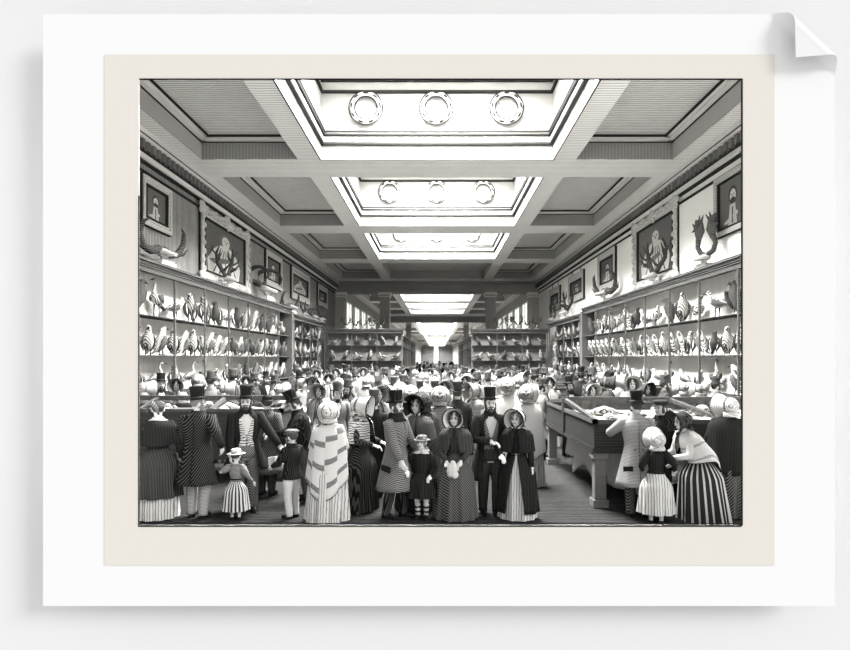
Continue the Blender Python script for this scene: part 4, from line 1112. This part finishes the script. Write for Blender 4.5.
for q in (-1, 1):
    mb = MB(); mb.hexa([(0, -.0, -.05), (q * .09, -.03, -.05), (q * .09, -.018, -.05), (0, .012, -.05), (0, 0, .06), (q * .09, -.03, .06), (q * .09, -.018, .06), (0, .012, .06)]); mb.build('pages', WHITE, bk)
mb = MB(); mb.hexa([(-.095, -.034, -.055), (0, -.006, -.055), (0, -.002, -.055), (-.095, -.03, -.055), (-.095, -.034, .065), (0, -.006, .065), (0, -.002, .065), (-.095, -.03, .065)]); mb.hexa([(0, -.006, -.055), (.095, -.034, -.055), (.095, -.03, -.055), (0, -.002, -.055), (0, -.006, .065), (.095, -.034, .065), (.095, -.03, .065), (0, -.002, .065)]); mb.build('cover', DGREY, bk)
f = Fig('person', 1.54, 'f', vox=.0085, yaw=.35); both(f, (-.10, -.13, .62), (.10, -.13, .62)); f.body()
f.skirt(WHITEH, .195, fold=.07, nf=9, back=.05); f.bodice(WHITE); f.shawl(WHITE, .33, .185, .15, .14, .5, .05, stripes=(MGREYH, 4, 1), cy=.10); f.hair(HAIR, True); f.bonnet(BONNETW, BLACK)
f.place(329, 7.95, 175, 'woman seen from behind in large white shawl with grey stripes and white bonnet', FRONT)
f = Fig('person', 1.60, 'f', vox=.0085, pitch=.08); both(f, (-.10, -.16, .60), (.10, -.16, .60)); f.body()
f.skirt(DGREY, .20, fold=.09, nf=9, back=.05); f.bodice(DGREY); f.shawl(WHITEF, .60, .155, .125, .05, .45, .03); f.hair(HAIR, True); f.bonnet(WHITE, BLACK, 1.05)
f.place(361, 8.38, 75, 'woman in figured pale shawl, wide white bonnet and full dark skirt, facing right', FRONT)
f = man(1.58, HANG[-1], HANG[1], BLACK, BLACK, 'tail', hem=.28, seam=True, beard=False, hatm=HATG, cuffs=None)
f.place(374, 9.2, 172, 'man in black seen from behind with grey top hat, between shawled woman and bearded man', FRONT)
f = man(1.63, (-.13, -.13, .50), (.135, -.16, .52), MGREY, DGREY, 'closed', hem=.245, flare=.055, lapel=BLACK, beard=True, step=.05, poles=((-.4, .8, -.3), (.5, .9, -.3)))
mb = MB(); mb.rings(f.loft([(.815, .118, .076), (.835, .082, .068), (.86, .058, .060), (.878, .056, .060)], n=30)); f.put(mb, 'fur_collar', BLACK, True, solid=.01)
for q in (-1,):
    mb = MB(); H = f.H; mb.hexa([(-.165 * H, -.04 * H, .40 * H), (-.158 * H, .05 * H, .42 * H), (-.148 * H, .05 * H, .42 * H), (-.15 * H, -.04 * H, .40 * H), (-.158 * H, -.04 * H, .445 * H), (-.150 * H, .05 * H, .465 * H), (-.14 * H, .05 * H, .465 * H), (-.14 * H, -.04 * H, .445 * H)]); f.put(mb, 'pocket_flap', INK, False)
f.place(396, 7.98, 62, 'bearded man in long grey overcoat with dark collar and top hat, facing right', FRONT)
f = Fig('person', 1.60, 'f', vox=.0085, yaw=-.25); both(f, (-.10, -.10, .56), (.10, -.10, .56)); f.body()
f.skirt(DGREY, .20, fold=.06); f.bodice(DGREYD); f.shawl(DGREYD, .62, .18, .13, .0, .12, .02, name='pelerine'); f.collar(WHITE, .095); f.hair(HAIR, True); f.bonnet(HATM, BLACK, 1.02, BLACK)
f.place(417, 8.5, -5, 'woman in dark bonnet and dark grey pelerine with white collar, behind the girl', FRONT)
f = Fig('person', 1.10, 'f', hs=1.22, vox=.007, yaw=-.2); f.arm(-1, (-.16, -.10, .60), (-.6, .5, -.3)); f.arm(1, (.12, -.10, .55)); f.body()
f.skirt(BLACK, .20, hem=.28, fold=.07, nf=8, waist=.60); f.bodice(BLACK, .58, .01, low=.81); f.collar(WHITE, .10); f.hair(HAIRL, True); f.round_hat(MGREY, .045, .04)
for q, (h, k, a) in f.legs.items():
    mb = MB(); n = 9; rs = []
    pts = [lerp(a, lerp(k, h, .15), i / n) for i in range(n + 1)]
    for i, p in enumerate(pts): rs.append([p + Vector((.042 * f.H * (.72 + .28 * i / n) * math.cos(2 * PI * j / 14), .042 * f.H * (.72 + .28 * i / n) * math.sin(2 * PI * j / 14), 0)) for j in range(14)])
    mb.rings(rs, True, True, True, 0, lambda i, j: i % 2); o = f.put(mb, 'stocking', [WHITE, DGREY]); o['label'] = 'horizontally striped stocking'
f.shoes(); f.place(422, 7.92, -12, 'girl in short black dress, wide grey hat and striped stockings', FRONT)
f = Fig('person', 1.46, 'f', vox=.0085, yaw=-.12); f.arm(-1, (-.06, -.15, .545), (-.8, .3, -.3)); f.arm(1, (.07, -.15, .555), (.8, .3, -.3)); f.body()
f.skirt(DGREYD, .205, fold=.07, nf=10); f.bodice(DGREY); f.shawl(DGREY, .63, .18, .13, .02, .35, .02, name='pelerine'); f.collar(WHITE, .08); f.hair(HAIR, True); f.bonnet(WHITE, INK, .98, DGREY)
f.place(455, 7.97, -8, 'woman in white bonnet and grey dress holding a white handkerchief', FRONT)
hk = MB(); hp = f.root.matrix_basis @ Vector((.0, -.285, .70)); rs = []
for i in range(9):
    t = i / 8; rr = .02 + .042 * math.sin(t * 2.2) * (1 + .25 * (i % 2)); rs.append([(rr * math.cos(2 * PI * j / 20) * (1 + .25 * math.sin(3 * 2 * PI * j / 20 + i)), rr * .55 * math.sin(2 * PI * j / 20) * (1 + .2 * math.sin(4 * 2 * PI * j / 20)), .13 - .22 * t + .015 * math.sin(2 * 2 * PI * j / 20) * t) for j in range(20)])
hk.rings(rs); o = hk.build('handkerchief', WHITE, None, True); o.location = hp; tag(o, 'white handkerchief held by the woman in grey dress', 'handkerchief')
f = man(1.66, (-.015, -.14, .625), (.10, -.135, .57), BLACK, DGREY, 'open', vest=MGREY, hem=.30, flare=.045, beard=True, poles=((-1, .3, -.4), (1, .3, -.4)), yaw=.05, step=.02)
f.place(490, 8.18, 4, 'bearded man in black coat and tall hat, hand on chest, facing the viewer', FRONT)
f = Fig('person', 1.45, 'f', vox=.0085, yaw=-.3); f.arm(-1, (-.13, -.12, .60), (-.7, .5, -.3)); f.arm(1, (.15, -.05, .46)); f.body()
f.skirt(WHITEH, .180, fold=.045, nf=10)
prof = [(lerp(.61, .07, t / 12), lerp(.084, .200, .62 * smooth(t / 12 / .38) + .38 * t / 12), lerp(.072, .185, .62 * smooth(t / 12 / .38) + .38 * t / 12)) for t in range(13)]
mb = MB(); mb.rings(f.loft(prof, [.12 + .36 * t / 12 for t in range(13)], 90, .05, 9, .5), False); f.put(mb, 'overskirt', BLACK, True, solid=.01)
f.bodice(BLACK); f.shawl(BLACK, .63, .165, .125, .03, .3, .02, name='cape'); f.collar(WHITE, .085); f.hair(HAIRL, True); f.bonnet(BONNETW, DGREY, .98, BLACK)
f.place(517, 7.97, -14, 'woman in dark mantle open over a pale lined skirt, straw bonnet turned left', FRONT)
# --- right group
f = man(1.62, (-.16, .0, .48), (.17, -.27, .70), LGREY, DGREYD, 'closed', hem=.27, flare=.05, beard=False, seam=False, yaw=.35, bend=.08, poles=(None, (.9, .2, -.7)), cuffs=None, hairm=HAIR)
H = f.H; mb = MB(); mb.hexa([(.06 * H, .155 * H, .41 * H), (.13 * H, .115 * H, .40 * H), (.135 * H, .125 * H, .40 * H), (.065 * H, .165 * H, .41 * H), (.06 * H, .15 * H, .45 * H), (.13 * H, .11 * H, .44 * H), (.135 * H, .12 * H, .44 * H), (.065 * H, .16 * H, .45 * H)]); f.put(mb, 'pocket_flap', INK, False); f.tails_seam(MGREY)
f.place(637, 8.05, 172, 'man in pale overcoat and black top hat, seen from behind at the right showcase', FRONT)
f = man(1.58, (-.15, -.05, .5), (.15, -.05, .5), BLACK, DGREY, 'closed', hem=.42, flare=.0, hat='cap', beard=False, yaw=-.15)
f.place(661, 8.27, -55, 'young man in flat cap and dark jacket, in profile facing left', FRONT)
f = Fig('person', 1.17, 'f', hs=1.2, vox=.007, yaw=.2, pitch=-.1); f.arm(1, (.13, -.10, .58)); f.arm(-1, (-.20, -.04, .60)); f.body()
f.skirt(WHITEH, .20, hem=.13, fold=.075, nf=9, waist=.60); f.bodice(BLACK, .57, .014, low=.82); f.hair(HAIR, True); f.bonnet(BONNETW, MGREY, 1.02, WHITE); f.shoes()
f.place(656, 7.68, 168, 'girl in white skirt, black bodice and pale bonnet, seen from behind', FRONT)
f = Fig('person', 1.50, 'f', vox=.0085, bend=.46, pitch=-.34, yaw=.12); f.arm(-1, (-.10, -.30, .56), (-.5, .4, -.7)); f.arm(1, (.08, -.31, .58), (.5, .4, -.7)); f.body()
f.skirt(WHITE, .235, fold=.07, nf=9, stripes=(STRIPED, 6, .55), back=.05); f.bodice(WHITE); f.shawl(WHITE, .53, .19, .16, .12, .42, .03, stripes=(LGREY, 6, 0)); f.hair(HAIR, True); f.bonnet(DGREY, BLACK, 1.05, DGREY)
f.place(699, 7.82, -82, 'woman bending left in pale shawl and bold black and white striped skirt', FRONT)
f = Fig('person', 1.62, 'f', vox=.0085, yaw=.5); both(f, (-.12, -.12, .60), (.12, -.12, .60)); f.body()
f.skirt(DGREYD, .19, fold=.06, nf=9); f.bodice(BLACK); f.shawl(BLACK, .42, .20, .155, .06, .3, .035, name='black_mantle'); f.hair(HAIRL, True); f.bonnet(BONNETW, MGREY, 1.0)
f.place(727, 8.12, 165, 'woman in long black mantle and straw bonnet, seen from behind at far right', FRONT)

# ================================================================== THE CROWD
CR = 'crowd of visitors in the hall'
def proto_man(coat, trousers, hatm, beard, hat='top', lean=0.0):
    return man(1.65, (-.14, -.08, .50), (.145, -.06, .50), coat, trousers, 'front', hem=.27, hat=hat, hatm=hatm, beard=beard, vest=PALE, cuffs=None, vox=.012, bend=lean)
def proto_woman(dress, wrap, bon, lin, wrapname, brim=1.0, z1=.50, w=.165):
    f = Fig('person', 1.58, 'f', vox=.012); both(f, (-.11, -.12, .58), (.11, -.12, .58)); f.body()
    f.skirt(dress, .185, fold=.06, nf=9); f.bodice(dress); f.shawl(wrap, z1, w, w * .78, .08, .35, .03, name=wrapname); f.hair(HAIR, True); f.bonnet(bon, lin, brim); return f
PROTO = {
    'mb': (proto_man(BLACK, DGREY, HATM, True), 'man in black coat and black top hat'),
    'mg': (proto_man(MGREYH, DGREY, HATG, False), 'man in grey coat and grey top hat'),
    'md': (proto_man(DGREY, DGREY, HATG, True), 'bearded man in dark coat and grey top hat'),
    'ml': (proto_man(PALEG, MGREY, HATG, False), 'man in pale coat and grey top hat'),
    'wl': (proto_woman(PALE, PALEG, STRAW, MGREY, 'shawl'), 'woman in pale shawl and white bonnet'),
    'wc': (proto_woman(PALE, WHITE, STRAW, MGREY, 'cape', 1.0, .34, .19), 'woman in big white cape and bonnet'),
    'wg': (proto_woman(MGREY, PALEG, STRAW, DGREY, 'cape', 1.0, .32, .20), 'woman in wide light grey cape and bonnet'),
    'wd': (proto_woman(DGREY, DGREY, DGREY, BLACK, 'shawl'), 'woman in dark shawl and dark bonnet'),
    'wm': (proto_woman(MGREY, MGREY, STRAW, BLACK, 'shawl', 1.04), 'woman in grey shawl and wide white bonnet'),
}
PTOP = {k: (1.65 * 1.079 if k[0] == 'm' else 1.58 * 1.040) for k in PROTO}
# pixel column, pixel row of the top of the hat, distance from the camera, kind, turn
crowd = [
    # behind the left showcase
    (146, 380, 12.35, 'wl', 150), (161, 372.5, 12.4, 'mb', 35), (177, 377.5, 12.5, 'wl', 10), (211, 370, 12.6, 'mg', 180), (227, 381, 12.5, 'wm', 120), (233, 368, 14.6, 'mg', 160), (255, 372, 14.8, 'md', 100),
    (275, 374, 14.2, 'mg', 90), (281, 382, 12.6, 'wc', 150), (198, 374, 15.2, 'wl', 200), (246, 375, 16.2, 'wl', 20), (266, 371, 17.0, 'mb', 40),
    # between the showcases, left half
    (296, 364, 20.5, 'mg', 160), (299, 371, 16.0, 'mb', 30), (305, 368, 19.8, 'mb', -20), (303, 377, 14.8, 'wl', 60), (310, 375, 15.0, 'mg', -60), (317, 377, 14.2, 'wm', -20), (317, 369, 20, 'wl', 0),
    (319, 383, 12.0, 'wl', 0), (337, 381.5, 11.2, 'mg', 20), (347.5, 378.5, 11.9, 'md', -10), (336, 367, 20.5, 'wc', 0), (328, 373, 17.0, 'wl', 20), (363, 367, 21.5, 'wc', 10), (367, 375, 15.5, 'wg', 170), (355, 371, 20.0, 'mg', 80),
    (394, 376, 14.2, 'mg', 170), (403, 374, 15.2, 'md', 180), (420, 380, 12.4, 'mg', 175), (435, 380, 12.0, 'mg', 165), (378, 385, 10.7, 'wl', 30), (389, 384, 10.9, 'wl', -30), (402, 382, 11.6, 'wl', 200), (410, 385, 10.6, 'wc', 180),
    (428, 386, 10.2, 'wl', 190), (440, 386, 9.6, 'wg', 178), (424, 392, 9.05, 'wd', 200),
    # middle and right
    (444, 380, 12.6, 'wl', 10), (452, 379, 13.6, 'wl', -20), (457.5, 380.5, 10.6, 'md', 182), (474, 381.5, 11.0, 'wl', -60), (464, 375, 16.0, 'wl', 20), (477, 371.5, 17.0, 'md', 160), (488, 371.5, 16.4, 'mg', 170), (499, 369.5, 19.0, 'mg', 200),
    (507, 377, 11.0, 'wc', 178), (527, 384, 10.0, 'wc', 165), (535.5, 367.5, 14.2, 'ml', 100), (543.5, 377.5, 12.6, 'mg', 70), (545, 366.5, 17.0, 'md', 60), (551, 376, 14.4, 'wl', -30), (516, 375, 15.6, 'wl', 150), (523, 371, 18, 'wm', 40),
    # behind the right showcase
    (569, 375.5, 12.75, 'mb', 20), (581, 366, 15.2, 'mb', 160), (592, 366.5, 14.8, 'md', 30), (592, 383, 12.7, 'wl', 10), (607, 375, 12.9, 'wd', 80), (619, 371, 13.2, 'wl', 60), (632, 375.5, 12.8, 'wl', -10), (646, 382, 13.2, 'wd', 20),
    (665, 374, 12.7, 'md', 80), (682, 380, 12.75, 'wl', 190), (716, 375.5, 12.55, 'mg', 95), (697, 382, 13.2, 'wc', 200), (602, 370, 16.5, 'wl', 40), (611, 372, 15.0, 'mb', -40),
]
r2 = random.Random(5)
TABLES = [(T['x0'] - .38, T['x1'] + .38, T['yF'] - .36, T['yB'] + .36) for T in (TL, TR, TL2, TR2, TC)]
FIX = [(o.location.x, o.location.y) for o in bpy.data.objects if o.parent is None and o.get('group') == FRONT]
def blocked(x, y): return any(a < x < b and c < y < e for a, b, c, e in TABLES)
crowd = [list(e) for e in crowd]; d_home = [e[2] for e in crowd]
for it in range(500):
    for i, e in enumerate(crowd):
        xi, yi = X(e[0], e[2]), Y(e[2]); push = (d_home[i] - e[2]) * .03
        for j, g in enumerate(crowd):
            if j == i: continue
            dx, dy = xi - X(g[0], g[2]), yi - Y(g[2])
            if dx * dx + dy * dy < .64 ** 2: push += (.035 if (dy, i) > (0, j) else -.035)
        for fx, fy in FIX:
            dx, dy = xi - fx, yi - fy
            if dx * dx + dy * dy < .64 ** 2: push += .05
        d = e[2] + max(-.06, min(.06, push)); x = X(e[0], d)
        if abs(x) > 6.2: d = 6.2 / abs(x) * d
        if blocked(X(e[0], d), Y(d)):
            for k in range(1, 60):
                if not blocked(X(e[0], d + .05 * k), Y(d + .05 * k)) and abs(X(e[0], d + .05 * k)) < 6.25: d += .05 * k; break
                if not blocked(X(e[0], d - .05 * k), Y(d - .05 * k)): d -= .05 * k; break
        e[2] = d
pts = FIX + [(X(e[0], e[2]), Y(e[2])) for e in crowd]
def far_crowd(n, d0, d1, lim, kinds):
    got = tries = 0
    while got < n and tries < 6000:
        tries += 1
        d = r2.uniform(d0, d1); xx = r2.uniform(-lim, lim)
        if blocked(xx, Y(d)) or any((xx - a) ** 2 + (Y(d) - b) ** 2 < .66 ** 2 for a, b in pts): continue
        pts.append((xx, Y(d))); got += 1
        crowd.append([VX + xx / d * FPX, None, d, r2.choice(kinds), r2.uniform(0, 360)])
far_crowd(80, 19.6, 33.4, 6.0, ['mb', 'mg', 'md', 'wl', 'wl', 'wc', 'wm', 'wd', 'mg', 'wd', 'ml'])
far_crowd(26, 36, 80, 1.7, ['mb', 'mg', 'wl', 'wl', 'wd', 'wm', 'md'])
def zone(px, d):
    if d >= 34: return 'in far passage'
    if d >= 19.3: return 'distant crowd left' if px < 395 else 'distant crowd centre' if px < 480 else 'distant crowd right'
    if px < 290 and d < 17.4: return 'behind left showcase'
    if px > 560: return 'behind right showcase'
    if px < 370: return 'crowd left of centre'
    if px < 456: return 'crowd at centre'
    return 'crowd right of centre'
buckets = {}
placed = []
for e in crowd: buckets.setdefault((zone(e[0], e[2]), e[3]), []).append(e)
NTH = ['first', 'second', 'third', 'fourth', 'fifth', 'sixth', 'seventh', 'eighth', 'ninth', 'tenth', 'eleventh', 'twelfth', 'thirteenth', 'fourteenth', 'fifteenth', 'sixteenth', 'seventeenth', 'eighteenth', 'nineteenth', 'twentieth']
first_used = set()
for (zn, k), es in buckets.items():
    es.sort(key=lambda e: e[0])
    for i, (px, py, d, kk, turn) in enumerate(es):
        pf, desc = PROTO[k]
        if k in first_used: root = copy_tree(pf.root)
        else: root = pf.root; first_used.add(k)
        sc = 1.0 if py is None else max(.86, min(1.12, Z(py, d) / PTOP[k]))
        if py is None: sc = r2.uniform(.96, 1.08)
        root.scale = (sc, sc, sc); root.location = (X(px, d), Y(d), 0); root.rotation_euler = (0, 0, math.radians(turn))
        lab = '%s, %s' % (desc, zn)
        if len(es) > 1: lab += ', %s from left' % NTH[i]
        tag(root, lab, 'person', CR)
for k, (pf, desc) in PROTO.items():
    if k not in first_used:
        for ch in list(pf.root.children_recursive): bpy.data.objects.remove(ch)
        bpy.data.objects.remove(pf.root)
